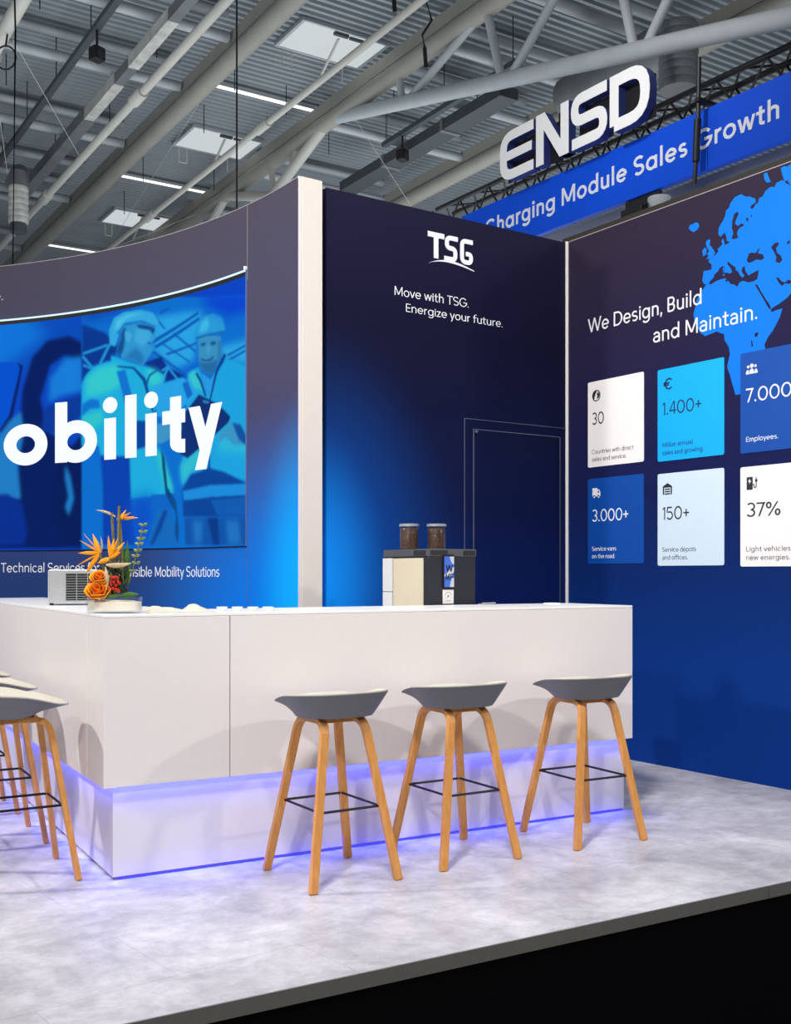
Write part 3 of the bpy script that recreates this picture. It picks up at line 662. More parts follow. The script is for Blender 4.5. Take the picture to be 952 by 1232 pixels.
Fq = np.stack([a, a + GW + 1, a + GW + 2, a + 1], -1)
me = bpy.data.meshes.new('picture')
me.vertices.add(len(V)); me.vertices.foreach_set('co', V.ravel())
me.loops.add(Fq.size); me.loops.foreach_set('vertex_index', Fq.ravel().astype(np.int32))
me.polygons.add(len(Fq)); me.polygons.foreach_set('loop_start', np.arange(0, Fq.size, 4, dtype=np.int32))
me.update(calc_edges=True)
at = me.attributes.new('pixels', 'FLOAT_COLOR', 'FACE')
at.data.foreach_set('color', np.concatenate([img.reshape(-1, 3), np.ones((GW * GH, 1))], 1).ravel())
m, nt, b = nodes('screen_pixels'); an = nt.nodes.new('ShaderNodeAttribute'); an.attribute_name = 'pixels'
nt.links.new(an.outputs['Color'], b.inputs['Emission Color']); b.inputs['Emission Strength'].default_value = .95
b.inputs['Base Color'].default_value = (.002, .002, .003, 1); b.inputs['Roughness'].default_value = .9; b.inputs['Specular IOR Level'].default_value = 0
me.materials.append(m)
po = bpy.data.objects.new('picture', me); COL.objects.link(po); po.parent = scr
BLK = pm('black_plastic', (14, 14, 18), .5)
arc_panel(MB(), D0, D1, Z0 - .004, Z1 + .03, .001, .0105, 40).build('cabinet', BLK, scr, xf=scr_inv)
arc_panel(MB(), D0, D1, Z1 + .03, Z1 + .042, .001, .014, 40).build('light_strip', em('cool_light_strip', (205, 240, 255), 1.3), scr, xf=scr_inv)
tx = MB()
LET = em('screen_white', (244, 248, 255), 1.0)
def place_word():
    W, ps = text_polys('obility', .152, True)
    s0, s1 = arc_s(37.62), arc_s(9.5); kx = (s1 - s0) / W; kz = .314 / .50
    W2, ps2 = text_polys('Mobility', .152, True)
    off = s1 - W2 * kx
    for i, q in enumerate(ps2): tx.prism([(off + x * kx, 2.122 + y * kz) for x, y in q], .0135, .016 + i * 2e-5, on_arc)
place_word()
tx.build('lettering', LET, scr, xf=scr_inv)
arc_panel(MB(), D0 - .06, D0, Z0 - .004, Z1 + .042, .001, .0125, 1).build('edge_profile', pm('grey_edge_profile', (90, 110, 160), .4), scr, xf=scr_inv)
# ---------------------------------------------------------------- info panels on the right wall
PW = pm('panel_white', (244, 240, 238), .5, 0, .3, .01); PI = pm('panel_ice', (208, 226, 240), .5, 0, .3, .01)
PC = pm('panel_cyan', (10, 172, 244), .5, 0, .3, .01); PB = pm('panel_blue', (9, 74, 162), .5, 0, .3, .01)
INKD = pm('dark_print', (36, 36, 44), .6); INKG = pm('grey_print', (92, 92, 100), .6); INKB = pm('navy_print', (14, 52, 92), .6)
def rrect(x0, x1, y0, y1, r, n=5):
    out = []
    for cx, cy, a in ((x1 - r, y1 - r, 0), (x0 + r, y1 - r, 90), (x0 + r, y0 + r, 180), (x1 - r, y0 + r, 270)):
        out += [(cx + r * cos(radians(a + 90 * i / n)), cy + r * sin(radians(a + 90 * i / n))) for i in range(n + 1)]
    return out
def circ(x, y, r, n=22): return [(x + r * cos(2 * pi * i / n), y + r * sin(2 * pi * i / n)) for i in range(n)]
def icon_polys(kind):
    """icons in a unit box; list of (polygon, is_hole_colour)"""
    o = []
    if kind == 'globe':
        o += [(q, 0) for q in strip(earc(.5, .5, .43, .43, 0, 360, 30), .09, True)]
        o += [([(.12, .62), (.30, .86), (.52, .90), (.50, .72), (.36, .66), (.40, .52), (.28, .44), (.30, .26), (.20, .24), (.10, .45)], 0)]
        o += [([(.62, .76), (.80, .70), (.88, .50), (.76, .30), (.58, .22), (.56, .38), (.66, .46), (.56, .58)], 0)]
    if kind == 'euro': _, ps = glyph('\u20ac', .10); o += [([(x * 1.25 + .08, y * 1.3 + .05) for x, y in q], 0) for q in ps]
    if kind == 'people':
        for x, y, s in ((.5, .70, .15), (.19, .66, .10), (.81, .66, .10)): o += [(circ(x, y, s), 0)]
        o += [(earc(.5, .14, .22, .36, 0, 180, 16), 0), (earc(.15, .14, .15, .30, 60, 180, 10) + [(.25, .14)], 0), ([(.75, .14)] + earc(.85, .14, .15, .30, 0, 120, 10), 0)]
    if kind == 'van':
        o += [(rrect(.05, .62, .22, .90, .05), 0), ([(.60, .22), (.96, .22), (.96, .52), (.84, .76), (.60, .76)], 0), (circ(.26, .2, .12), 0), (circ(.76, .2, .12), 0)]
        o += [([(.70, .50), (.88, .50), (.80, .66), (.70, .66)], 1), (circ(.26, .2, .05), 1), (circ(.76, .2, .05), 1)]
    if kind == 'depot':
        o += [([(.04, .06), (.20, .06), (.20, .58), (.80, .58), (.80, .06), (.96, .06), (.96, .68), (.5, .95), (.04, .68)][:], 0)]
        o = [([(.04, .06), (.17, .06), (.17, .70), (.04, .68)], 0), ([(.83, .06), (.96, .06), (.96, .68), (.83, .70)], 0), ([(.04, .60), (.96, .60), (.96, .70), (.5, .95), (.04, .70)], 0)]
        for y in (.42, .24, .06): o += [([(.24, y), (.76, y), (.76, y + .10), (.24, y + .10)], 0)]
    if kind == 'charger':
        o += [(rrect(.06, .58, .04, .96, .06), 0), ([(.18, .62), (.34, .84), (.34, .70), (.46, .70), (.30, .46), (.30, .62)], 1)]
        o += [(q, 0) for q in strip([(.58, .40), (.68, .40), (.70, .22), (.80, .16), (.88, .26), (.88, .60)], .07)]
        o += [(rrect(.78, .98, .58, .78, .06), 0), ([(.82, .78), (.86, .78), (.86, .90), (.82, .90)], 0), ([(.91, .78), (.95, .78), (.95, .90), (.91, .90)], 0)]
    return o
def panel(name, label, y0, y1, z0, z1, bg, icon, number, cap_lines, ink, sub, num_w, cap_w):
    """y0 left edge (larger world y), y1 right edge"""
    t = thing(name, label, 'sign', (CXW, (y0 + y1) / 2, (z0 + z1) / 2), 0, 'company figures panels on the right wall')
    inv = Matrix.Translation(t.location).inverted()
    MB().prism(rrect(-y0, -y1, z0, z1, .012), -.001, .004, on_right).build('board', bg, t, xf=inv)
    x = -y0 + .042; H_ = z1 - z0
    f = lambda a, b, h: on_right(a, b, h)
    im = MB(); hm = MB(); s = .085
    for q, hole in icon_polys(icon):
        (hm if hole else im).prism([(x + px * s, z1 - .06 - s + py * s) for px, py in q], .003, .0058 if hole else .005, f)
    im.build('icon', ink, t, xf=inv)
    if hm.v: hm.build('icon_detail', bg, t, xf=inv)
    text_fit(MB(), number, .076, x - .004, z1 - .305, x - .004 + num_w, .084, f, .005, .003).build('number', ink, t, xf=inv)
    zz = z0 + (.092 if len(cap_lines) == 2 else .068)
    for i, (l_, w_) in enumerate(zip(cap_lines, cap_w)): c = MB(); text_fit(c, l_, .074, x - .002, zz - i * .052, x - .002 + w_, .030, f, .005, .003); c.build('caption', sub, t, xf=inv)
    return t
panel('info_panel', 'white wall panel reading 30, Countries with direct sales and service', 5.680, 5.149, 2.028, 2.634, PW, 'globe', '30', ['Countries with direct', 'sales and service.'], INKD, INKG, .125, (.40, .335))
panel('info_panel', 'cyan wall panel reading 1.400+, Million annual sales and growing', 5.025, 4.481, 2.014, 2.622, PC, 'euro', '1.400+', ['Million annual', 'sales and growing.'], INKB, INKB, .335, (.258, .345))
panel('info_panel', 'blue wall panel reading 7.000+ with a white people icon, Employees', 4.357, 3.811, 2.007, 2.620, PB, 'people', '7.000+', ['Employees.'], VIN, VIN, .40, (.235,))
panel('info_panel', 'blue wall panel reading 3.000+ with a white van icon, Service vans on the road', 5.680, 5.149, 1.341, 1.946, PB, 'van', '3.000+', ['Service vans', 'on the road.'], VIN, VIN, .36, (.24, .228))
panel('info_panel', 'pale ice-blue wall panel reading 150+, Service depots and offices', 5.025, 4.481, 1.324, 1.932, PI, 'depot', '150+', ['Service depots', 'and offices.'], INKD, INKG, .235, (.285, .218))
panel('info_panel', 'white wall panel reading 37% with a charging pump icon, Light vehicles new energies', 4.357, 3.811, 1.315, 1.923, PW, 'charger', '37%', ['Light vehicles', 'new energies.'], INKD, INKG, .255, (.32, .318))

# ---------------------------------------------------------------- L-shaped bar counter
CW_ = pm('counter_white', (232, 226, 223), .38, 0, .4, .01); CT = pm('counter_top_white', (246, 244, 242), .32, 0, .4, .008)
ct = thing('bar_counter', 'white L-shaped bar counter with a blue-violet glowing base', 'counter', (1.524, 4.369, 0), radians(-4.81))
LX, DX, WY, WX = 2.831, .56, 3.6, .50          # front length and depth; wing length and width
ZB, ZT = .389, 1.101; t_ = .012
def cbox(n, x0, x1, y0, y1, z0, z1, mat=CW_, bev=.0015): return MB().box(x0, x1, y0, y1, z0, z1).build(n, mat, ct, bevel=bev)
sx = .548; g_ = .0022
cbox('front_panel', 0, sx - g_, 0, .03, ZB, ZT - t_ - .001); cbox('front_panel', sx + g_, LX, 0, .03, ZB, ZT - t_ - .001)
sy = .245
cbox('side_panel', 0, .03, .0302, .0302 + sy - g_, ZB, ZT - t_ - .001); cbox('side_panel', 0, .03, .0302 + sy + g_, WY, ZB, ZT - t_ - .001)
cbox('end_panel', LX - .03, LX, .0302, DX, ZB, ZT - t_ - .001)
cbox('back_panel', WX, LX - .0302, DX - .02, DX, .05, ZT - t_ - .001); cbox('back_panel', WX - .02, WX, DX, WY, .05, ZT - t_ - .001)
cbox('underside', .0302, LX - .0302, .0302, DX - .0202, ZB, ZB + .018); cbox('underside', .0302, WX - .0202, DX - .02, WY, ZB, ZB + .018)
MB().prism([(0, 0), (LX, 0), (LX, DX), (WX, DX), (WX, WY), (0, WY)], ZT - t_, ZT, lambda x, y, h: (x, y, h)).build('worktop', CT, ct, bevel=.002)
PX, PY, PXE = .048, .036, .030
PL = pm('plinth_white', (226, 222, 226), .4, 0, .4, .01)
MB().prism([(PX, PY), (LX - PXE, PY), (LX - PXE, DX - .06), (WX - .05, DX - .06), (WX - .05, WY - .04), (PX, WY - .04)], .012, ZB - .0005, lambda x, y, h: (x, y, h)).build('plinth', PL, ct)
LED = em('violet_led', (70, 70, 255), 1.1)
for (x0, x1, y0, y1) in ((PX + .01, LX - PXE - .01, PY - .0035, PY + .004), (PX - .0035, PX + .004, PY + .01, WY - .05)):
    if x1 - x0 > 1: MB().box(x0, x1, y0, y1, .003, .009).build('led_strip', LED, ct)
    MB().box(x0, x1, y0 - .008, y1 + .0, ZB - .004, ZB - .0008).build('led_strip', LED, ct)
def strip_light(x0, x1, y0, y1, z, dirv, power):
    l = bpy.data.lights.new('led_glow', 'AREA'); l.shape = 'RECTANGLE'; l.energy = power; l.color = (.03, .045, 1.0)
    ln = max(abs(x1 - x0), abs(y1 - y0)); l.size = ln; l.size_y = .02
    o = bpy.data.objects.new('led_glow', l); COL.objects.link(o); o.parent = ct
    o.location = ((x0 + x1) / 2, (y0 + y1) / 2, z)
    xa = Vector((x1 - x0, y1 - y0, 0)).normalized(); za = -Vector(dirv).normalized(); ya = za.cross(xa).normalized(); xa = ya.cross(za)
    o.rotation_euler = Matrix((xa, ya, za)).transposed().to_euler()
    return o
strip_light(PX, LX - PXE, .018, .018, ZB - .006, (0, .25, -1), 3.8)
strip_light(.02, .02, PY, WY - .1, ZB - .006, (.25, 0, -1), 3.8)
strip_light(PX, LX - PXE, PY - .012, PY - .012, .02, (0, -1, -.55), 2.5)
strip_light(PX - .012, PX - .012, PY, WY - .1, .02, (-1, 0, -.55), 3)
# lower working bench on the inner side
bn = thing('work_bench', 'low white working bench behind the bar counter under the coffee machine', 'bench', (1.524, 4.369, 0), radians(-4.81))
MB().box(WX + .35, LX, DX + .02, DX + .62, .78, .82).build('bench_top', CT, bn, bevel=.002)
MB().box(WX + .40, LX - .03, DX + .06, DX + .60, .001, .7795).build('bench_body', CW_, bn)

# ---------------------------------------------------------------- bar stools
WOOD = wood_mat('oak_veneer', (204, 136, 66), (226, 162, 88)); SHELL = pm('grey_shell', (116, 118, 122), .55, 0, .4, .02)
PAD = pm('pale_upholstery', (202, 197, 184), .8, 0, .2, .05, 160); BLKM = pm('black_steel', (16, 14, 18), .4, .3)
def stool():
    t = thing('bar_stool', 'x', 'stool')
    a_, b_ = .232, .205; n_ = 44
    def rim(k):
        th = 2 * pi * k / n_; c, s = cos(th), sin(th); e = 2 / 2.6
        x = a_ * math.copysign(abs(c) ** e, c); y = b_ * math.copysign(abs(s) ** e, s)
        v = y / b_; u = min(1, max(0, (v + .15) / 1.15)); u = u * u * (3 - 2 * u)
        z = .763 - .017 * v - .026 * u + .004 * (abs(x) / a_) ** 3 * (1 - u)
        return x, y, z, u
    def zz(s, x, y, z, u, zb):
        q = max(0, (s - .73 + .33 * u) / (.27 + .33 * u)); return zb + (z - zb) * q ** (1.05 + .15 * u)
    def shell(offs, zb, smax, S):
        rings = []
        for s in S:
            ring = []
            for k in range(n_):
                x, y, z, u = rim(k)
                f = s * smax
                fr = 1 - .10 * (1 - u) * (1 - s) * 0
                ring.append((x * f * fr, y * f * fr, zz(s, x, y, z, u, zb + .018 * u) + offs))
            rings.append(ring)
        return rings
    S = [1, .99, .97, .94, .90, .85, .79, .73, .68, .63, .58, .50, .40, .24]
    mb = MB(); outer = shell(0, .678, 1, S); inner = shell(.003, .694, .985, S)
    allr = list(reversed(outer)) + inner
    vs = [p for r in allr for p in r]; fs = []
    for i in range(len(allr) - 1):
        for k in range(n_): fs.append((i * n_ + k, i * n_ + (k + 1) % n_, (i + 1) * n_ + (k + 1) % n_, (i + 1) * n_ + k))
    fs.append(tuple(range(n_))); fs.append(tuple((len(allr) - 1) * n_ + k for k in range(n_)))
    sh = mb.add(vs, fs).build('seat_shell', SHELL, t, smooth=True)
    S2 = [1, .985, .95, .88, .78, .66, .5, .3]
    top = shell(.007, .742, .975, S2); edge = shell(.002, .742, .983, [1])
    rr = edge + top; vs = [p for r in rr for p in r]; fs = []
    for i in range(len(rr) - 1):
        for k in range(n_): fs.append((i * n_ + k, i * n_ + (k + 1) % n_, (i + 1) * n_ + (k + 1) % n_, (i + 1) * n_ + k))
    fs.append(tuple((len(rr) - 1) * n_ + k for k in range(n_)))
    MB().add(vs, fs).build('seat_pad', PAD, t, smooth=True)
    def leg_axis(sx_, sy_, z):
        k = z / .672
        return Vector((sx_ * (.200 * (1 - k) + .090 * k), sy_ * (.212 * (1 - k) + .112 * k), z))
    for sx_ in (-1, 1):
        path = []
        A = leg_axis(sx_, -1, .0); B = leg_axis(sx_, -1, .662); Cc = leg_axis(sx_, 1, .662); D = leg_axis(sx_, 1, 0)
        r = .062
        d1 = (A - B).normalized(); d2 = (Cc - B).normalized()
        path += [A, A.lerp(B, .5)]
        for i in range(9):
            u = i / 8; path.append((1 - u) ** 2 * (B + d1 * r) + 2 * u * (1 - u) * B + u * u * (B + d2 * r))
        d3 = (D - Cc).normalized()
        for i in range(9):
            u = i / 8; path.append((1 - u) ** 2 * (Cc - d2 * r) + 2 * u * (1 - u) * Cc + u * u * (Cc + d3 * r))
        path += [D.lerp(Cc, .5), D]
        nrm = d1.cross(d2).normalized()
        fr = MB().sweep(path, [(-.0115, -.018), (.0115, -.018), (.0115, .018), (-.0115, .018)], up=nrm)
        # flat feet
        fr.v = [(x, y, max(0, z) if z < .02 else z) for x, y, z in fr.v]
        fr.build('leg_frame', WOOD, t, bevel=.003)
    MB().box(-.088, .088, -.055, -.015, .648, .672).box(-.088, .088, .015, .055, .648, .672).build('cross_rail', WOOD, t, bevel=.003)
    MB().box(-.075, .075, -.06, .06, .6725, .6795).build('seat_mount', pm('dark_wood_spacer', (120, 74, 40), .5), t, bevel=.002)
    zr = .305; q = [leg_axis(sx_, sy_, zr) for sx_, sy_ in ((-1, -1), (1, -1), (1, 1), (-1, 1))]
    q = [Vector((p.x * .93, p.y * .965, p.z)) for p in q]
    fp = MB()
    for i in range(4): fp.tube([q[i], q[(i + 1) % 4]], .0055, 8)
    fp.build('footrest', BLKM, t, smooth=True)
    return t
proto = stool(); used = False
G_ = 'bar stools around the counter'
for x, y, rz, lab in ((2.366, 3.962, -2, 'grey-seated oak bar stool, first of three along the counter front from its corner'),
                      (3.000, 3.942, -3, 'grey-seated oak bar stool, middle one of the three along the counter front'),
                      (3.727, 3.872, -5, 'grey-seated oak bar stool before the counter end beside the blue wall'),
                      (1.262, 4.700, -94, 'grey-seated oak bar stool beside the counter wing, nearest the counter corner'),
                      (1.335, 5.400, -94, 'grey-seated oak bar stool, second along the counter wing from the corner'),
                      (1.400, 6.120, -94, 'grey-seated oak bar stool, third along the counter wing from the corner')):
    o = copy_tree(proto) if used else proto; used = True
    o.location = (x, y, 0.0005); o.rotation_euler = (0, 0, radians(rz)); tag(o, lab, 'stool', G_)

# ---------------------------------------------------------------- things on the counter
RV = radians(-34.2)     # the arrangement's own axes: x along its long side
fl = thing('flower_arrangement', 'orange strelitzia and rose arrangement in a glass dish of sand on the counter corner', 'flowers', (1.648, 4.58, ZT + .0006), RV)
def thin_glass(name, tint):
    m, nt, b = nodes(name); L_ = nt.links.new; N_ = nt.nodes.new
    tp = N_('ShaderNodeBsdfTransparent'); tp.inputs[0].default_value = tint + (1,)
    gl = N_('ShaderNodeBsdfGlossy'); gl.inputs['Roughness'].default_value = .04
    fr = N_('ShaderNodeMapRange'); lwt = N_('ShaderNodeLayerWeight'); lwt.inputs[0].default_value = .35; L_(lwt.outputs['Facing'], fr.inputs['Value']); fr.inputs['From Min'].default_value = .2; fr.inputs['To Min'].default_value = .03; fr.inputs['To Max'].default_value = .22
    mx_ = N_('ShaderNodeMixShader'); L_(fr.outputs[0], mx_.inputs[0]); L_(tp.outputs[0], mx_.inputs[1]); L_(gl.outputs[0], mx_.inputs[2])
    L_(mx_.outputs[0], nt.nodes['Material Output'].inputs['Surface']); nt.nodes.remove(b)
    return m
GLASS = thin_glass('clear_glass', (.97, .978, .976))
SAND = pm('pale_sand', (240, 230, 214), .95, 0, .1, .10, 260)
def oval(w_, d_, n=36, e=2 / 3.2):
    return [(w_ * math.copysign(abs(cos(2 * pi * k / n)) ** e, cos(2 * pi * k / n)), d_ * math.copysign(abs(sin(2 * pi * k / n)) ** e, sin(2 * pi * k / n))) for k in range(n)]
def loft(rings, cap0=True, cap1=True):
    mb = MB(); n = len(rings[0]); vs = [p for r in rings for p in r]; fs = []
    for i in range(len(rings) - 1):
        for k in range(n): fs.append((i * n + k, i * n + (k + 1) % n, (i + 1) * n + (k + 1) % n, (i + 1) * n + k))
    if cap0: fs.append(tuple(range(n)))
    if cap1: fs.append(tuple((len(rings) - 1) * n + k for k in range(n)))
    return mb.add(vs, fs)
def ov(w_, d_, z): return [(x, y, z) for x, y in oval(w_, d_)]
loft([ov(.108, .070, 0), ov(.114, .076, .004), ov(.115, .077, .066), ov(.114, .076, .068), ov(.1125, .0745, .066), ov(.1115, .0735, .010)]).build('glass_dish', GLASS, fl, smooth=True)
sd = [ov(.110, .072, .0105), ov(.1112, .0732, .046)]
sd.append([(x * .7, y * .7, .052 + .004 * sin(x * 60)) for x, y in oval(.1112, .0732)]); sd.append(ov(.03, .02, .056))
loft(sd).build('sand', SAND, fl, smooth=True)
OR = pm('strelitzia_orange', (255, 160, 20), .5, 0, .3, .12, 40); GRN = pm('leaf_green', (62, 104, 44), .5, 0, .3, .2, 40); DGR = pm('dark_leaf', (34, 52, 32), .55, 0, .3, .25, 50)
ROSE = pm('rose_orange', (255, 176, 40), .55, 0, .3, .12, 60); ROSE_SHADE = pm('rose_crease_shade', (226, 120, 14), .55, 0, .3, .12, 60); RED = pm('berry_red', (196, 44, 24), .4, 0, .4, .15, 80); STEM = pm('stem_brown_green', (120, 112, 62), .6, 0, .3, .2, 60)
SPA = pm('spathe_pale', (198, 176, 140), .5, 0, .3, .2, 30); EUC = pm('eucalyptus_green', (128, 146, 96), .55, 0, .3, .15, 50); TERR = pm('terracotta_petal', (206, 104, 62), .6, 0, .3, .1, 50)
K = .00355
def F2(px, py, d=0): return Vector(((px - 137) * K, d, (734 - py) * K))
def petal(mb, a, b_, wd, thick=.004, bend=0.0):
    a = Vector(a); b_ = Vector(b_); ax = b_ - a; n = 7; side = Vector((0, 1, 0)); up = ax.normalized().cross(side)
    if up.length < .1: up = Vector((0, 0, 1))
    rings = []
    for i in range(n + 1):
        u = i / n; wv = wd * .86 * (sin(pi * min(1, u * .9 + .1)) ** .9) * (1 - .25 * u) if i < n else wd * .02
        c = a + ax * u + up * bend * sin(pi * u)
        rings.append([tuple(c + up * wv * .5 * cos(q) + side * (wv * .22 + thick * .3 * min(1, (1 - u) * 3)) * sin(q)) for q in [2 * pi * k / 8 for k in range(8)]])
    vs = [p for r in rings for p in r]; fs = []
    for i in range(n):
        for k in range(8): fs.append((i * 8 + k, i * 8 + (k + 1) % 8, i * 8 + 8 + (k + 1) % 8, i * 8 + 8 + k))
    fs += [tuple(range(8)), tuple(n * 8 + k for k in range(8))]
    return mb.add(vs, fs)
def strel(name, c, tips, beak, stem0, d):
    C0 = F2(*c, d)
    mb = MB()
    for i, (tx_, ty_, wd) in enumerate(tips): petal(mb, C0, F2(tx_, ty_, d + .02 * sin(i * 2.3)), wd)
    o = mb.build(name, OR, fl, smooth=True)
    if beak: petal(MB(), F2(*beak[0], d), F2(*beak[1], d - .01), beak[2], .012, -.006).build('spathe', SPA, o, smooth=True)
    if stem0: MB().tube([F2(*stem0, d * .5), C0.lerp(F2(*stem0, d * .5), .5) + Vector((.004, 0, 0)), C0], .0055, 8).build('stem', STEM, o, smooth=True)
    return o
strel('strelitzia_bloom', (120, 661), [(93, 661.5, .022), (110, 638, .026), (97, 646, .012), (90, 677.5, .010), (102, 687, .028), (101, 637, .007), (108, 668, .02)], ((121, 662), (121.5, 641), .012), (128, 712), -.015)
strel('strelitzia_bloom', (134, 668), [(131.5, 640, .020), (137.5, 643, .018), (145, 643, .018), (150.5, 648, .024), (118, 674, .030), (148, 660, .020)], ((129, 676), (161, 673.5), .030), (132, 714), -.035)
strel('strelitzia_bloom', (142, 620), [(165, 618, .014), (149, 608, .016), (157, 612, .014), (160, 616.5, .012), (138, 622, .028), (148, 618, .02)], ((137, 617), (113, 609), .016), (146, 700), .012)
petal(MB(), F2(131, 702, -.04), F2(128.5, 678, -.036), .028, .014).build('spathe', SPA, fl, smooth=True)
MB().tube([F2(137, 712, .01), F2(134.5, 645, .01), F2(132.5, 612, .01)], .0062, 8).build('stem', STEM, fl, smooth=True)
MB().tube([F2(141, 712, -.004), F2(141.5, 645, -.004), F2(142.5, 604, -.004)], .0058, 8).build('stem', STEM, fl, smooth=True)
def rose(c, r, d, name='rose'):
    mb = MB(); mi = MB(); C0 = F2(*c, d); TR = Matrix.Rotation(radians(48), 3, 'X') @ Matrix.Rotation(radians(8), 3, 'Y')
    mi.ball(tuple(C0), r * .40, 10, .9)
    for ring, (rad, n, tilt) in enumerate(((.16, 3, 1.0), (.36, 4, .85), (.58, 5, .55), (.78, 6, .20))):
        for k in range(n):
            a = 2 * pi * k / n + ring * .6; rr = r * rad
            cx = Vector((cos(a) * rr, sin(a) * rr * .9, r * (.42 * tilt - .12)))
            t1 = Vector((-sin(a), cos(a), 0)); out = Vector((cos(a), sin(a), 0)); upv = (Vector((0, 0, 1)) + out * (.02 + .20 * ring)).normalized()
            wv = r * (.42 + .12 * ring); vs = []; 
            for j in range(4):
                for i in range(6):
                    u = (i / 5 - .5) * 2; v = j / 3
                    bulge = out * r * .13 * (1 - u * u) * sin(pi * min(1, .2 + v * .7))
                    edge_curl = out * r * .16 * max(0, v - .6)
                    p = C0 + cx + t1 * wv * u * (.55 + .45 * sin(pi * (.25 + .5 * v))) + upv * r * .95 * (v - .45) * (1 - .18 * u * u) + bulge + edge_curl
                    vs.append(tuple(p))
            fs = [(j * 6 + i, j * 6 + i + 1, j * 6 + i + 7, j * 6 + i + 6) for j in range(3) for i in range(5)]
            vs = [tuple(C0 + TR @ (Vector(p) - C0)) for p in vs]
            (mi if ring < 2 else mb).add(vs, fs)
    o = mb.build(name, ROSE, fl, smooth=True, angle=80)
    i_ = mi.build('inner_petals', ROSE_SHADE, o, smooth=True, angle=80); si = i_.modifiers.new('t', 'SOLIDIFY'); si.thickness = .001  # shade in the creases put into the inner petals as deeper orange
    so = o.modifiers.new('t', 'SOLIDIFY'); so.thickness = .0012
    return o
rose((119.5, 708.5), .044, -.048); rose((120.5, 692), .034, -.03)
tm = MB()
for k in range(6):
    a = pi + pi * (k + .5) / 6; petal(tm, F2(119.5, 713, -.048), F2(119.5, 713, -.048) + Vector((cos(a) * .046, sin(a) * .035, -.001)), .024)
tm.build('outer_petals', TERR, fl, smooth=True)
rnd = random.Random(3)
for cx, cy, n, sp in ((139, 699, 26, 7.5), (111, 700, 10, 3.4), (106.5, 710, 3, 1.6)):
    bm_ = MB()
    for k in range(n):
        bm_.ball(tuple(F2(cx + rnd.uniform(-sp, sp) * .9, cy + rnd.uniform(-sp, sp) * 1.2, rnd.uniform(-.052, -.028))), rnd.uniform(.0055, .0075), 8, 1.1)
    bm_.build('berries', RED, fl, smooth=True)
lf = MB()
for k in range(64):
    x = rnd.uniform(127, 151); y = rnd.uniform(680, 711); d = rnd.uniform(-.03, .045)
    p0 = F2(x, y, d); petal(lf, p0, p0 + Vector((rnd.uniform(-.03, .03), rnd.uniform(-.02, .02), rnd.uniform(.004, .035))), rnd.uniform(.016, .026))
for tx_, ty_ in ((112, 676), (117, 672), (124, 674), (150, 676), (154, 668)): petal(lf, F2(133, 712, .015), F2(tx_, ty_, .02), .022)
lf.build('dark_foliage', DGR, fl, smooth=True)
bl = MB(); petal(bl, F2(146, 714, -.04), F2(170, 711.5, -.045), .034, .004, .004); petal(bl, F2(128, 715, -.055), F2(151, 712, -.06), .020)
petal(bl, F2(150, 700, .03), F2(150, 646, .03), .038); petal(bl, F2(147, 700, .035), F2(145, 655, .04), .034)
bl.build('broad_leaves', GRN, fl, smooth=True)
eu = MB(); es = MB()
EP = [(150, 706), (155, 690), (160, 670), (164, 655), (167, 642), (169.5, 626)]
es.tube([F2(x, y, .02) for x, y in EP], .002, 6)
for x, y in ((170, 627.5), (170, 636), (167.3, 644.5), (165.2, 651), (163.5, 658.8), (160.7, 665.5), (161.5, 674), (156, 684)):
    for s in (-1, 1):
        petal(eu, F2(x, y, .02), F2(x + s * 6.5, y - 2.4, .02 - .012 * s), .021)
eu.build('eucalyptus_leaves', EUC, fl, smooth=True); es.build('stem', STEM, fl, smooth=True)

# silver cooling box with a vent grille, on the counter wing
cb = thing('counter_cooler', 'silver metal box with a black vent grille on the counter wing behind the flowers', 'appliance', (1.885, 5.93, ZT + .0005), radians(-34.2 + 18))
STL = pm('brushed_steel', (190, 192, 194), .38, .6, .5, .03, 60); STW = pm('white_enamel', (214, 214, 214), .4)
MB().box(-.115, .155, -.10, .14, .012, .192).build('housing', STL, cb, bevel=.004)
MB().box(-.117, -.1152, -.096, .136, .016, .188).build('side_sheet', STW, cb)
gm = MB(); gr = MB().box(-.028, .142, -.1025, -.1003, .026, .172)
gr.build('vent_recess', BLK, cb)
for i in range(11): gm.box(-.030, .144, -.108, -.1027, .034 + i * .0135, .0362 + i * .0135)
for x in (-.03, .027, .084, .140): gm.box(x, x + .003, -.107, -.1027, .026, .172)
gm.build('vent_grille', STL, cb)
for x in (-.10, .14):
    for y in (-.08, .12): MB().lathe([(.010, 0), (.012, .012)], 10, (x, y, 0)).build('foot', BLK, cb)

# folded cloth, four small dishes, tray, dispenser
CL = pm('off_white_linen', (214, 206, 190), .9, 0, .1, .06, 120)
mb = MB(); nx, ny = 34, 12; vs = []
for j in range(ny + 1):
    for i in range(nx + 1):
        u, v = i / nx, j / ny
        env = min(1, u * 9, (1 - u) * 4) * min(1, v * 5, (1 - v) * 5)
        h = (.018 + .006 * sin(u * 7 + v * 2) + .018 * math.exp(-((u - .70) / .10) ** 2) * (1 - .3 * v) - .006 * math.exp(-((u - .55) / .06) ** 2) + .003 * sin(u * 31 + v * 9)) * env + .0012
        vs.append(((u - .5) * .31, (v - .5) * .16 * (1 - .35 * max(0, u - .75) * 4 * .5), h))
fs = [(j * (nx + 1) + i, j * (nx + 1) + i + 1, (j + 1) * (nx + 1) + i + 1, (j + 1) * (nx + 1) + i) for j in range(ny) for i in range(nx)]
base = len(vs); vs += [(x, y, .0004) for x, y, z in vs]
fs += [tuple(base + i for i in reversed(f)) for f in fs]
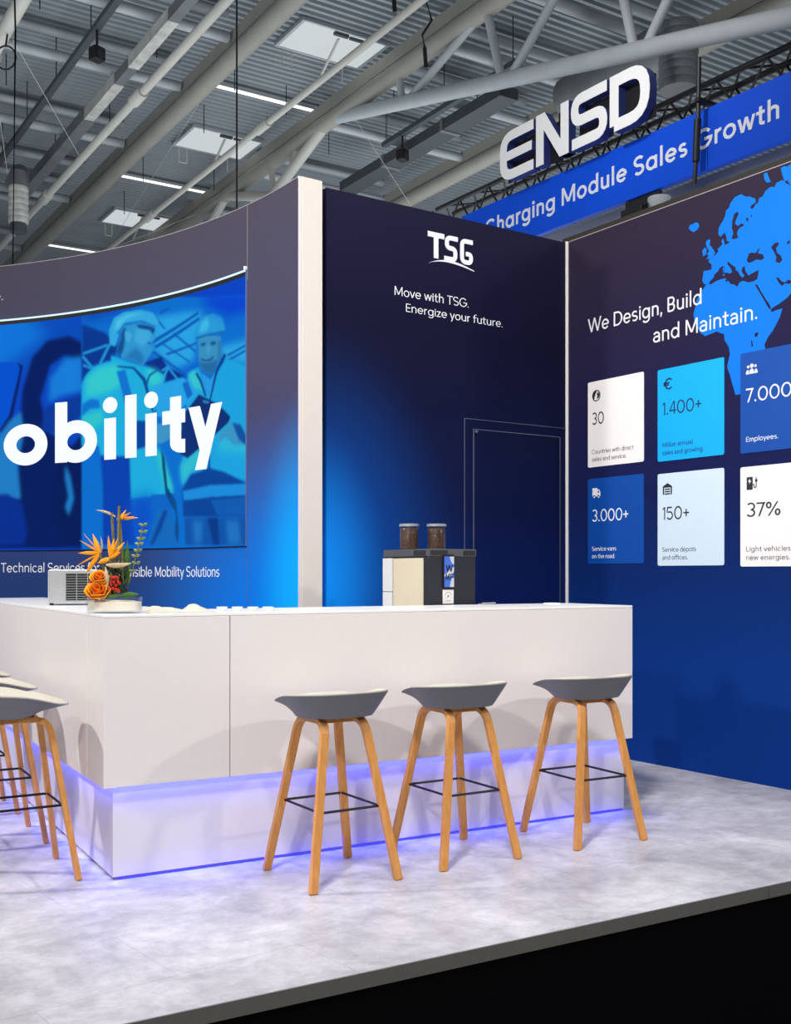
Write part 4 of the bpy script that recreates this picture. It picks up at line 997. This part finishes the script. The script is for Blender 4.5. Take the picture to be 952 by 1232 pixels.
edge = [i for i in range(nx + 1)] + [j * (nx + 1) + nx for j in range(1, ny + 1)] + [ny * (nx + 1) + i for i in range(nx - 1, -1, -1)] + [j * (nx + 1) for j in range(ny - 1, 0, -1)]
fs += [(edge[i], edge[(i + 1) % len(edge)], edge[(i + 1) % len(edge)] + base, edge[i] + base) for i in range(len(edge))]
clo = mb.add(vs, fs).build('folded_cloth', CL, smooth=True, angle=80)
clo.location = (1.93, 4.545, ZT + .0003); clo.rotation_euler = (0, 0, radians(-18)); tag(clo, 'crumpled off-white cloth lying on the counter beside the flower dish', 'cloth')
DISH = pm('white_porcelain', (244, 246, 250), .2)
dlab = ['small white dish on the counter edge nearest the crumpled cloth', 'small white dish, second in the row from the cloth', 'small white dish, third in the row from the cloth', 'small white dish at the end of the row farthest from the cloth']
for i in range(4):
    u = i / 3; x = 2.155 + .175 * u; y = 4.585 - .118 * u
    d = MB().lathe([(.014, 0), (.017, .002), (.0255, .016), (.0265, .0175), (.0245, .017), (.016, .005), (.002, .004)], 24).build('dish', DISH, smooth=True)
    d.location = (x, y, ZT + .0003); tag(d, dlab[i], 'dish', 'small dishes on the counter')
# coffee machine on the working bench
cm = thing('coffee_machine', 'black coffee machine with two bean hoppers behind the counter', 'coffee machine', (3.499, 4.83, .8205), radians(-1.0))
CB = pm('machine_anthracite', (38, 40, 46), .42, .1); CD = pm('machine_dark_trim', (30, 30, 34), .35, .2)
MIR = pm('polished_steel_reflection', (244, 230, 198), .25, .3, .6, .02, 8)  # cream reflection on the steel put into its base colour
MW, MD, MH = .325, .45, .545
MB().box(.0, MW, 0, MD, .02, MH).build('body', CB, cm, bevel=.006)
MB().box(-.004, MW + .002, -.004, MD, MH + .0005, MH + .042).build('top_cover', pm('machine_grey_cover', (84, 86, 90), .4, .2), cm, bevel=.004)
vm = MB()
for i in range(14): vm.box(.012 + i * .0085, .0165 + i * .0085, -.0058, -.0042, MH + .006, MH + .034)
vm.build('vent_slots', BLK, cm); vm = MB()
for i in range(10): vm.box(.235 + i * .0085, .2395 + i * .0085, -.0058, -.0042, MH + .006, MH + .034)
vm.build('vent_slots', BLK, cm); vm = MB()
for i in range(10): vm.box(-.0058, -.0042, .02 + i * .012, .026 + i * .012, MH + .006, MH + .034)
vm.build('vent_slots', BLK, cm)
MB().box(-.0035, -.0005, .045, .345, .03, MH - .008).build('steel_side_panel', MIR, cm)
MB().box(-.0075, -.0005, .352, MD, .03, .345).build('pale_side_panel', STW, cm); MB().box(-.0075, -.0005, .352, MD, .349, MH - .006).build('pale_side_panel', STW, cm)
MB().box(.095, .168, -.012, -.0005, .372, .556).build('display_frame', BLK, cm, bevel=.002)
sc_ = MB().box(.099, .164, -.0135, -.0125, .377, .545).build('display', em('display_blue', (52, 108, 226), .9), cm)
sc2 = MB(); fr_ = lambda x, y, h: (.099 + x * .065, -.0137 - h, .377 + y * .168)
sc2.prism([(.0, .42), (.3, .46), (.62, .62), (1, .66), (1, .52), (.7, .34), (.3, .36), (0, .34)], 0, .0004, fr_); sc2.prism([(.55, 1), (1, 1), (1, .74), (.78, .78), (.6, .9)], 0, .0004, fr_); sc2.prism([(.55, 0), (1, 0), (1, .3), (.7, .28)], 0, .0004, fr_)
sc2.build('display_swirl', em('display_pale', (206, 212, 226), .9), cm)
lw = MB()
fr2 = lambda x, y, h: (x, -.0141 - h, y)
text_fit(lw, 'W', .15, .106, .462, .157, .036, fr2, .0006); text_fit(lw, 'M', .15, .104, .414, .135, .036, fr2, .0006)
for q in ([(.138, .414), (.144, .414), (.144, .450), (.138, .450)], [(.144, .444), (.160, .444), (.160, .450), (.144, .450)], [(.144, .430), (.156, .430), (.156, .436), (.144, .436)]): lw.prism(q, 0, .0006, fr2)
lw.build('display_lettering', BLK, cm)
MB().box(.096, .170, -.0015, -.0003, .285, .362).build('sticker', pm('sticker_white', (236, 232, 228), .5), cm)
sm = MB(); fs_ = lambda x, y, h: (x, -.0016 - h, y)
for q in strip(earc(.133, .325, .022, .024, 20, 160, 14), .0022): sm.prism(q, 0, .0004, fs_)
for q in strip([(.126, .318), (.133, .332), (.139, .326), (.131, .322)], .003): sm.prism(q, 0, .0004, fs_)
sm.prism([(.118, .300), (.148, .300), (.148, .302), (.118, .302)], 0, .0004, fs_)
sm.build('sticker_mark', INKD, cm)
CLR = thin_glass('hopper_clear', (.95, .96, .97))
m, nt, b = nodes('coffee_beans'); v = nt.nodes.new('ShaderNodeTexVoronoi'); v.inputs['Scale'].default_value = 120; tcx = nt.nodes.new('ShaderNodeTexCoord'); rr_ = nt.nodes.new('ShaderNodeValToRGB')
rr_.color_ramp.elements[0].color = lin((132, 92, 62)) + (1,); rr_.color_ramp.elements[1].color = lin((62, 40, 28)) + (1,); rr_.color_ramp.elements[1].position = .6
nt.links.new(tcx.outputs['Object'], v.inputs['Vector']); nt.links.new(v.outputs['Distance'], rr_.inputs['Fac']); nt.links.new(rr_.outputs['Color'], b.inputs['Base Color']); b.inputs['Roughness'].default_value = .5
BEAN = m
for hx, hy in ((.055, .27), (.190, .19)):
    h0 = MH + .043
    hp = MB().lathe([(.054, h0), (.055, h0 + .004), (.055, h0 + .128), (.0535, h0 + .13), (.052, h0 + .128), (.052, h0 + .004)], 28, (hx, hy, 0)).build('bean_hopper', CLR, cm, smooth=True)
    MB().lathe([(.0505, h0 + .003), (.0515, h0 + .006), (.0515, h0 + .120), (.030, h0 + .124)], 24, (hx, hy, 0)).build('beans', BEAN, hp, smooth=True)
    MB().lathe([(.056, h0 + .1305), (.057, h0 + .134), (.057, h0 + .143), (.05, h0 + .146)], 28, (hx, hy, 0)).build('lid', STL, hp, smooth=True)
tr = MB().prism(rrect(-.03, .05, -.03, .03, .01), 0, .006, lambda x, y, h: (x, y, h)).tube([(-.02, 0, .010), (.08, .01, .010)], .003, 8).build('spoon_rest', STL, bevel=.001)
tr.location = (3.76, 4.66, ZT + .0004); tag(tr, 'thin metal rest with a spoon on the counter beside the coffee machine', 'spoon rest')
nb = MB().box(-.04, .04, -.03, .03, 0, .008).build('napkin_pack', pm('napkin_white', (246, 244, 242), .8), bevel=.003)
nb.location = (4.12, 4.52, ZT + .0004); nb.rotation_euler = (0, 0, radians(-20)); tag(nb, 'small flat white napkin pack on the counter end near the blue wall', 'napkins')
# ---------------------------------------------------------------- exhibition hall: roof, girders, lamps (hall axes turned a little)
HX = Matrix.Rotation(radians(-1.7), 4, 'Z')
DECK = pm('roof_deck_steel', (142, 150, 155), .55, .1, .4, .06, 1.2)
GIRD = pm('girder_paint', (150, 148, 140), .5, 0, .4, .05, 3); TUBE = pm('tube_paint', (166, 172, 176), .5, 0, .4, .05, 3); PIPE = pm('pipe_paint', (178, 178, 170), .5, 0, .4, .05, 3)
DUCT = pm('galvanised_duct', (112, 116, 118), .5, .2, .5, .12, 3); DUCTB = pm('bright_galvanised', (190, 190, 184), .5, .1, .5, .22, 5); TRAY = pm('dark_tray', (70, 76, 80), .6, .2)
BLKH = pm('black_truss_paint', (26, 26, 30), .5, .2)
# corrugated deck
ZD = 11.6; vs = []; fs = []; P_ = .19; v = 7.0; prof = []
while v < 58:
    prof += [(v, ZD), (v + .06, ZD), (v + .085, ZD - .07), (v + .165, ZD - .07)]; v += P_
for u in (-14, 44):
    vs += [(u, a, z) for a, z in prof]
n = len(prof)
fs = [(i, i + 1, n + i + 1, n + i) for i in range(n - 1)]
struct(MB().add(vs, fs).build('ceiling', DECK, xf=HX))
def beam(name, path, r, mat, seg=14, xf=HX): return struct(MB().tube(path, r, seg).build(name, mat, smooth=True, xf=xf))
def bbox(name, x0, x1, y0, y1, z0, z1, mat): return struct(MB().box(x0, x1, y0, y1, z0, z1).build(name, mat, xf=HX))
# main girders along the hall
for u, zt in ((8.15, 10.62), (11.2, 10.82), (14.95, 10.62), (2.6, 10.62)):
    g_o = beam('girder_beam', [(u, 6, zt), (u, 40, zt)], .17, GIRD)
    q = MB().box(u - .10, u + .10, 6, 40, zt + .15, zt + .40).build('girder_web', GIRD, g_o, xf=HX)
# paired purlin tubes across
for v_, lo in ((14.1, 1), (16.3, 1), (18.15, 1), (20.5, 1), (23.9, 1), (26.8, 0), (28.2, 1), (30.2, 0), (33.2, 1)):
    for u0, u1 in ((-6, 8.0), (11.35, 14.85)):
        if lo: beam('purlin_beam', [(u0, v_, 10.9), (u1, v_, 10.9)], .10, TUBE)
        beam('purlin_beam', [(u0, v_ + .02, 11.34), (u1, v_ + .02, 11.34)], .085, TUBE)
# fish-belly truss hanging under the second girder
A0, A1 = Vector((11.2, 20.15, 10.86)), Vector((11.62, 5.0, 7.34))
def lowc(v_): return A0.lerp(A1, (20.15 - v_) / 15.15)
ft = beam('truss_beam', [A0, A1], .135, TUBE)
wb = MB()
for va, vb in ((17.46, 17.46), (17.3, 14.8), (14.5, 14.72), (14.3, 12.2), (11.5, 11.8), (11.3, 9.2)):
    wb.tube([lowc(va), Vector((11.2, vb, 10.8))], .075, 10)
wb.build('web_member', TUBE, ft, smooth=True, xf=HX)
f2 = beam('truss_beam', [Vector((11.2, 20.15, 10.86)), Vector((11.2, 22.9, 10.02)), Vector((11.2, 25.5, 10.8))], .12, PIPE)
MB().tube([(11.2, 22.0, 10.3), (11.2, 21.6, 10.8)], .07, 10).tube([(11.2, 22.9, 10.02), (11.2, 22.9, 10.8)], .07, 10).tube([(11.2, 25.5, 10.8), (11.2, 27.5, 10.0)], .11, 10).build('web_member', PIPE, f2, smooth=True, xf=HX)
# long suspended pipes
for u, r, rz_ in ((6.38, .075, 9.5), (8.74, .06, 9.5), (3.9, .11, 9.5)):
    p = beam('pipe_beam', [(u, 5, rz_), (u, 36, rz_)], r, PIPE, 12)
    cl = MB()
    for v_ in (12, 18, 24, 30): cl.tube([(u, v_, rz_), (u, v_ + .5, rz_)], r * 1.45, 12)
    cl.build('collar', PIPE, p, smooth=True, xf=HX)
# rooflights
PANE = em('daylight_pane', (205, 212, 214), .92)
for k_, (u0, u1, v0, v1) in enumerate(((9.4, 11.16, 17.85, 18.97), (9.52, 11.19, 23.45, 24.69), (9.80, 11.55, 29.9, 31.19))):
    wd_ = struct(MB().box(u0, u1, v0, v1, 11.455, 11.475).build('window_%d' % (k_ + 1), PANE, xf=HX))
    wd_['label'] = 'rooflight in the corrugated hall ceiling'
    MB().box(u0 - .06, u0, v0 - .04, v1 + .04, 11.44, 11.5).box(u1, u1 + .06, v0 - .04, v1 + .04, 11.44, 11.5).box(u0, u1, v1, v1 + .05, 11.44, 11.5).box(u0, u1, v0 - .05, v0, 11.44, 11.5).build('window_frame', TUBE, wd_, xf=HX)
    rod = MB()
    for u_, v_ in ((u0 + .12, v1 + .06), (u0 + .32, v1 + .06), (u1 - .30, v1 + .06)): rod.tube([(u_, v_, 11.45), (u_, v_, 11.1)], .014, 6)
    rod.tube([(u0 + .12, v1 + .06, 11.1), (u0 + .32, v1 + .06, 11.1)], .014, 6); rod.tube([(u0 + .85, v0 + .25, 11.45), (u0 + .95, v1, 11.12)], .03, 6)
    rod.build('actuator_rod', PIPE, wd_, smooth=True, xf=HX)
    dk = MB().box(u0 + .65, u0 + .95, v0 + .02, v0 + .10, 11.40, 11.454).box(u0 + 1.0, u0 + 1.3, v0 + .06, v0 + .12, 11.41, 11.454)
    dk.build('blind_rail', TRAY, wd_, xf=HX)
# strip lamps
LAMP = em('lamp_tube', (255, 252, 246), 1.6)
for v_, lab in ((21.05, 'long lit strip light on the hall ceiling, highest in the picture'), (27.1, 'lit strip light on the hall ceiling between the two smaller rooflights'), (34.0, 'lit strip light on the hall ceiling low above the curved wall top')):
    t = thing('strip_light', lab, 'ceiling light', HX @ Vector((10.2, v_, 11.38)), radians(-1.7), 'strip lights on the hall ceiling')
    MB().box(-1.55, 1.55, -.05, .05, .0, .06).build('housing', TUBE, t)
    MB().box(-1.52, 1.42, -.045, .045, -.03, -.001).build('tube', LAMP, t)
    for hx in (-1.2, 1.2): MB().tube([(hx, 0, .06), (hx, 0, .16)], .01, 6).build('hanger', BLKH, t)
# ducts and cable trays
d = thing('ventilation_duct', 'long grey square duct with bright galvanised lengths under the left roof bay', 'duct', HX @ Vector((6.68, 22, 10.5)), radians(-1.7))
for bx_ in ((-.09, .09, -7, -4.6, 0, .2), (-.09, .09, -2.6, -1.8, 0, .2), (-.12, .12, .1, 6, -.02, .22)): MB().box(*bx_).build('dark_length', DUCT, d)
for bx_ in ((-.10, .10, -4.6, -2.6, -.005, .21), (-.10, .10, -1.8, .1, -.005, .21)): MB().box(*bx_).build('bright_length', DUCTB, d)
d = thing('round_duct', 'small round grey duct elbow with an upright silver cylinder at the left of the roof', 'duct', HX @ Vector((5.74, 24.0, 8.75)), radians(-1.7))
cy = MB()
for k_ in range(6): cy.lathe([(.20, k_ * .13), (.215, k_ * .13 + .065), (.20, k_ * .13 + .128)], 20)
cy.build('upright_cylinder', DUCTB, d, smooth=True); MB().lathe([(.17, -.2), (.17, -.01)], 20).build('outlet', TRAY, d, smooth=True)
MB().tube([(0, 0, .74), (.02, 0, 1.0), (.10, .3, 1.18), (.2, 1.2, 1.25)], .20, 16, up=(1, 0, .2)).build('elbow', DUCT, d, smooth=True)
for u, v0, v1, wv, lab in ((5.75, 16.4, 26.5, .05, 'narrow dark cable tray under the left roof bay'), (12.63, 15.5, 20.3, .05, 'narrow dark cable tray between the truss and the neighbouring sign')):
    t = thing('cable_tray', lab, 'cable tray', HX @ Vector((u, v0, 10.6)), radians(-1.7))
    MB().box(-wv, wv, 0, v1 - v0, 0, .03).build('tray_base', TRAY, t)
    MB().box(-wv - .01, -wv, 0, v1 - v0, 0, .10).box(wv, wv + .01, 0, v1 - v0, 0, .10).build('tray_side', TRAY, t)
    k_ = 0.3
    while k_ < v1 - v0: MB().tube([(0, k_, .03), (0, k_, .93)], .012, 6).build('hanger_rod', TRAY, t); k_ += 2.2
d = thing('ventilation_duct', 'flat dark duct in the roof left of the white letters', 'duct', HX @ Vector((13.1, 16.5, 10.4)), radians(-1.7))
MB().box(-.22, .22, 0, 6.2, 0, .22).build('duct_run', TRAY, d); MB().box(-.24, .24, 1.9, 2.0, -.02, .24).box(-.24, .24, 4.2, 4.3, -.02, .24).build('flange', DUCT, d)
d = thing('ventilation_drum', 'big grey ventilation drum with an upright ribbed outlet behind the white letters', 'duct', HX @ Vector((13.4, 12.9, 9.0)), radians(-1.7))
MB().tube([(0, -.3, .9), (0, 2.2, .9)], .42, 18).build('drum', DUCT, d, smooth=True)
cy = MB()
for k_ in range(8): cy.lathe([(.30, -.55 + k_ * .13), (.32, -.55 + k_ * .13 + .065), (.30, -.55 + k_ * .13 + .128)], 20, (-.2, -.6, .55))
cy.build('ribbed_outlet', DUCT, d, smooth=True)
# black hall speakers and cables
for (u, v_, z), lab in (((5.75, 18.56, 10.2), 'small black loudspeaker hanging under the left roof bay'), ((12.63, 19.55, 10.2), 'small black loudspeaker hanging left of the white letters')):
    t = thing('hall_loudspeaker', lab, 'loudspeaker', HX @ Vector((u, v_, z)), radians(20))
    MB().box(-.11, .11, -.10, .10, -.13, .10).build('cabinet', BLKH, t, bevel=.02); MB().lathe([(.08, 0), (.08, .012), (.05, .016)], 16).build('cone', pm('speaker_cone', (40, 40, 44), .6), t, xf=Matrix.Translation((0, -.10, -.02)) @ Matrix.Rotation(pi / 2, 4, 'X'))
    MB().tube([(0, 0, .1), (0, 0, .399)], .02, 8).build('bracket', BLKH, t)
def cable(name, path, r, mat, lab, xf=HX):
    return tag(MB().tube(path, r, 6).build(name, mat, smooth=True, xf=xf), lab, 'cable')
I4 = Matrix.Identity(4)
def camw(px, depth):     # a point straight below the roof at a bearing and distance from the viewpoint
    a = radians(34.2); X = (px - 476) / 1314.46 * depth
    return X * cos(a) + depth * sin(a), -X * sin(a) + depth * cos(a)
x, y = camw(285, 9.6); cable('suspension_cable', [(x, y, 10.6), (x, y, 3.9)], .009, BLKH, 'straight black suspension cable dropping behind the curved wall near the white pillar', I4)
x, y = camw(16, 10.5); cable('suspension_cable', [(x - .02, y, 8.2), (x + .02, y, 6.5), (x - .01, y, 3.7)], .009, BLKH, 'black suspension cable at the far left of the roof', I4)
lp = MB(); c_ = Vector((HX @ Vector((3.88, 17.0, 9.03))))
lp.tube([c_ + Vector((.16 * cos(t / 14 * 2 * pi) * .8, -.16 * cos(t / 14 * 2 * pi) * .55, .18 * sin(t / 14 * 2 * pi))) for t in range(14)], .014, 6, True); lp.tube([c_ + Vector((0, 0, .18)), c_ + Vector((.02, -.02, .35))], .014, 6)
tag(lp.build('cable_loop', BLKH, smooth=True), 'looped black cable hanging at the top left corner of the roof', 'cable')
cable('steel_wire', [(4.06, 17.35, 9.5), (6.29, 21.45, 9.5)], .005, PIPE, 'thin steel wire slanting across the left roof bay to the lower pipe')
cable('steel_wire', [(4.3, 19.5, 9.5), (5.30, 23.1, 9.5)], .005, PIPE, 'thin steel wire at the left edge of the roof above the round duct')
cable('steel_wire', [(8.34, 20.2, 10.62), (8.75, 27.22, 9.57)], .005, PIPE, 'thin steel wire in front of the rooflights left of the middle')
cable('steel_wire', [(11.40, 19.5, 10.72), (13.31, 20.31, 9.5)], .005, PIPE, 'thin steel wire slanting down from the truss node to the back wall')
cable('steel_wire', [(8.82, 27.5, 9.55), (11.0, 27.0, 10.72)], .005, PIPE, 'thin steel wire running along the second strip light')
for u, v_, z in ((9.45, 14.9, 10.7), (10.6, 15.7, 10.4)):
    c_ = HX @ Vector((u, v_, z))
    mbk = MB().tube([c_ + Vector((0, 0, .9)), c_ + Vector((.08, -.1, .45)), c_ + Vector((-.05, 0, .2)), c_], .022, 6).tube([c_, c_ + Vector((.03, 0, -.35))], .035, 6)
    tag(mbk.build('hanging_cable', BLKH, smooth=True), 'short black cable hanging %s the largest rooflight' % ('at the left of' if u < 10 else 'at the right below'), 'cable')
rod0 = None; rnd = random.Random(11)
for u, v_ in ((4.9, 19.0), (7.2, 19.6), (5.1, 22.3), (7.4, 23.0), (6.9, 25.4), (9.0, 20.1), (9.3, 22.4), (10.4, 20.6), (9.2, 26.0), (10.9, 25.6), (9.6, 28.6), (12.2, 22.0), (13.6, 18.2), (12.0, 18.9), (13.9, 21.4), (12.6, 16.4)):
    if rod0 is None: o = rod0 = MB().tube([(0, 0, 0), (0, 0, .62)], .010, 6).build('drop_rod', BLKH, smooth=True)
    else: o = rod0.copy(); COL.objects.link(o)
    o.location = HX @ Vector((u, v_, 10.91)); tag(o, 'short thin dark rod hanging from the corrugated hall roof', 'rod', 'thin rods hanging from the hall roof')
# ---------------------------------------------------------------- neighbouring stand: black lighting truss, blue banner, white letters
BX = 11.5
tr = thing('lighting_truss', 'black box lighting truss above the blue banner', 'truss', (12.42, 11.5, 7.58))
ch = MB()
for x in (-.12, .28):
    for z in (.0, .60): ch.tube([(x, -6, z), (x, 5.2, z)], .045, 10)
ch.build('chord', BLKH, tr, smooth=True)
ds = MB(); y = -6; s_ = 0
while y < 5:
    for x in (-.12, .28): ds.tube([(x, y, .6 * s_), (x, y + .42, .6 * (1 - s_))], .018, 6)
    for z in (0, .6): ds.tube([(-.12 + .4 * s_, y, z), (-.12 + .4 * (1 - s_), y + .42, z)], .018, 6)
    y += .42; s_ = 1 - s_
ds.build('diagonal_brace', BLKH, tr, smooth=True)
cbm = MB(); rnd = random.Random(5)
for k_ in range(7): cbm.tube([(-.2 + rnd.uniform(-.05, .05), -5.5 + 10.4 * i / 30, -.10 + .12 * sin(i * 1.3 + k_) + .05 * k_ / 7) for i in range(31)], .016, 6)
cbm.build('cable_bundle', BLKH, tr, smooth=True)
bn_ = thing('banner', 'long blue hanging banner reading Charging Module Sales Growth', 'banner', (BX, 11.5, 7.0))
BBL = pm('banner_blue', (3, 76, 212), .6, 0, .2, .03, 1.5)
binv = Matrix.Translation(bn_.location).inverted()
for y0, y1 in ((14.9, 12.2), (12.196, 9.605), (9.595, 6.6)): MB().box(BX, BX + .10, y1, y0, 6.60, 7.415).build('banner_panel', BBL, bn_, bevel=.004, xf=binv)
on_ban = lambda a, b, h: (BX - h, -a, b)
text_fit(MB(), 'Charging Module Sales Growth', .112, -14.27, 6.895, -8.46, .265, on_ban, .006, .001, True, 8e-5).build('lettering', pm('banner_letter_grey', (222, 226, 236), .6), bn_, xf=binv)
# the four tall channel letters
LX_ = 11.2; LF = pm('letter_face', (236, 236, 236), .5, 0, .3, .02); LS = pm('letter_side_bluish_lit', (44, 56, 120), .5)  # bluish light on the letter sides put into their navy colour
def letter(ch_, y0, y1, z0, z1, polys, lab):
    """y0 left edge; polys in a unit box of width W"""
    t = thing('channel_letter', lab, 'sign letter', (LX_, (y0 + y1) / 2, z0), 0, 'tall letters above the banner')
    inv = Matrix.Translation(t.location).inverted(); W_ = y0 - y1; H2 = z1 - z0
    mp2 = lambda a, b, h: (LX_ - h, y0 - a * W_, z0 + b * H2)
    bd = MB(); fc = MB()
    for i, q in enumerate(polys): bd.prism(q, -.14 + i * 1e-4, -i * 1e-4, mp2); fc.prism(q, .0005, .006 + i * 1e-4, mp2)
    bd.build('letter_body', LS, t, xf=inv); fc.build('letter_face', LF, t, xf=inv)
    MB().box(LX_ + .142, LX_ + .158, y1 + .03, y0 - .03, z0 + .03, z0 + H2 * .80).build('backing_board', BLKH, t, xf=inv)
    MB().box(LX_ + .1585, LX_ + .20, (y0 + y1) / 2 - .03, (y0 + y1) / 2 + .03, z0 + .02, z0 + H2 - .02).build('mounting_bar', BLKH, t, xf=inv)
def scal(qs, W_): return [[(x / W_, y) for x, y in q] for q in qs]
w_ = .20
E_ = strip(rc([(.98, 1 - w_ / 2), (w_ / 2, 1 - w_ / 2), (w_ / 2, w_ / 2), (.98, w_ / 2)], .27), w_) + strip([(w_ * .6, .5), (.93, .5)], w_ * .92)
letter('E', 13.50, 12.70, 7.50, 8.27, scal(E_, .98), 'tall white letter E, leftmost above the blue banner')
N_ = [[(0, 0), (.22, 0), (.22, 1), (0, 1)], [(.70, 0), (.92, 0), (.92, 1), (.70, 1)], [(0, 1), (.25, 1), (.92, 0), (.67, 0)]]
letter('N', 12.64, 11.92, 7.50, 8.28, scal(N_, .92), 'tall white letter N between E and S above the blue banner')
S_ = strip(rc([(.95, 1 - w_ / 2), (w_ / 2, 1 - w_ / 2), (w_ / 2, .5), (.86, .5), (.86, w_ / 2), (.03, w_ / 2)], .34), w_)
letter('S', 11.87, 11.13, 7.50, 8.29, scal(S_, .96), 'tall white letter S between N and D above the blue banner')
D_ = strip(rc([(.11, .10), (.11, .90), (.86, .90), (.86, .10)], .38, True)[0:0] + [(.11, .10), (.11, .90)] + rc([(.11, .90), (.86, .90), (.86, .10), (.11, .10)], .40), .22)
letter('D', 11.08, 10.33, 7.50, 8.28, scal(D_, .97), 'tall white letter D, rightmost above the blue banner')
pl = thing('truss_post', 'slim black vertical post crossing the blue banner', 'post', (11.36, 9.62, 6.40))
MB().tube([(0, .08, 0), (0, .02, .7), (0, 0, 1.65)], .028, 8).build('pole', BLKH, pl, smooth=True); MB().tube([(0, .055, .3), (0, .025, .85)], .048, 10).build('sleeve', BLKH, pl, smooth=True); MB().box(-.05, .775, -.04, .04, 1.06, 1.11).build('clamp', BLKH, pl)
gb = struct(MB().box(12.2, 12.6, 4, 14.2, 6.62, 6.84).build('soffit_beam', pm('pale_soffit', (186, 190, 192), .6)))
MB().box(12.1, 12.2, 4, 14.2, 6.42, 6.62).build('soffit_edge', pm('grey_soffit_edge', (96, 98, 98), .6), gb)
fl_ = thing('floodlight', 'small black and white floodlight under the blue banner', 'spotlight', (11.55, 10.9, 6.45))
MB().box(-.12, .02, -.2, .2, -.14, .0).build('housing', BLKH, fl_, bevel=.01); MB().lathe([(.10, 0), (.16, .12), (.16, .16)], 16, (0, -.42, -.12)).build('reflector', TUBE, fl_, smooth=True); MB().box(-.02, .02, -.45, .2, .0, .14).build('bracket', BLKH, fl_)
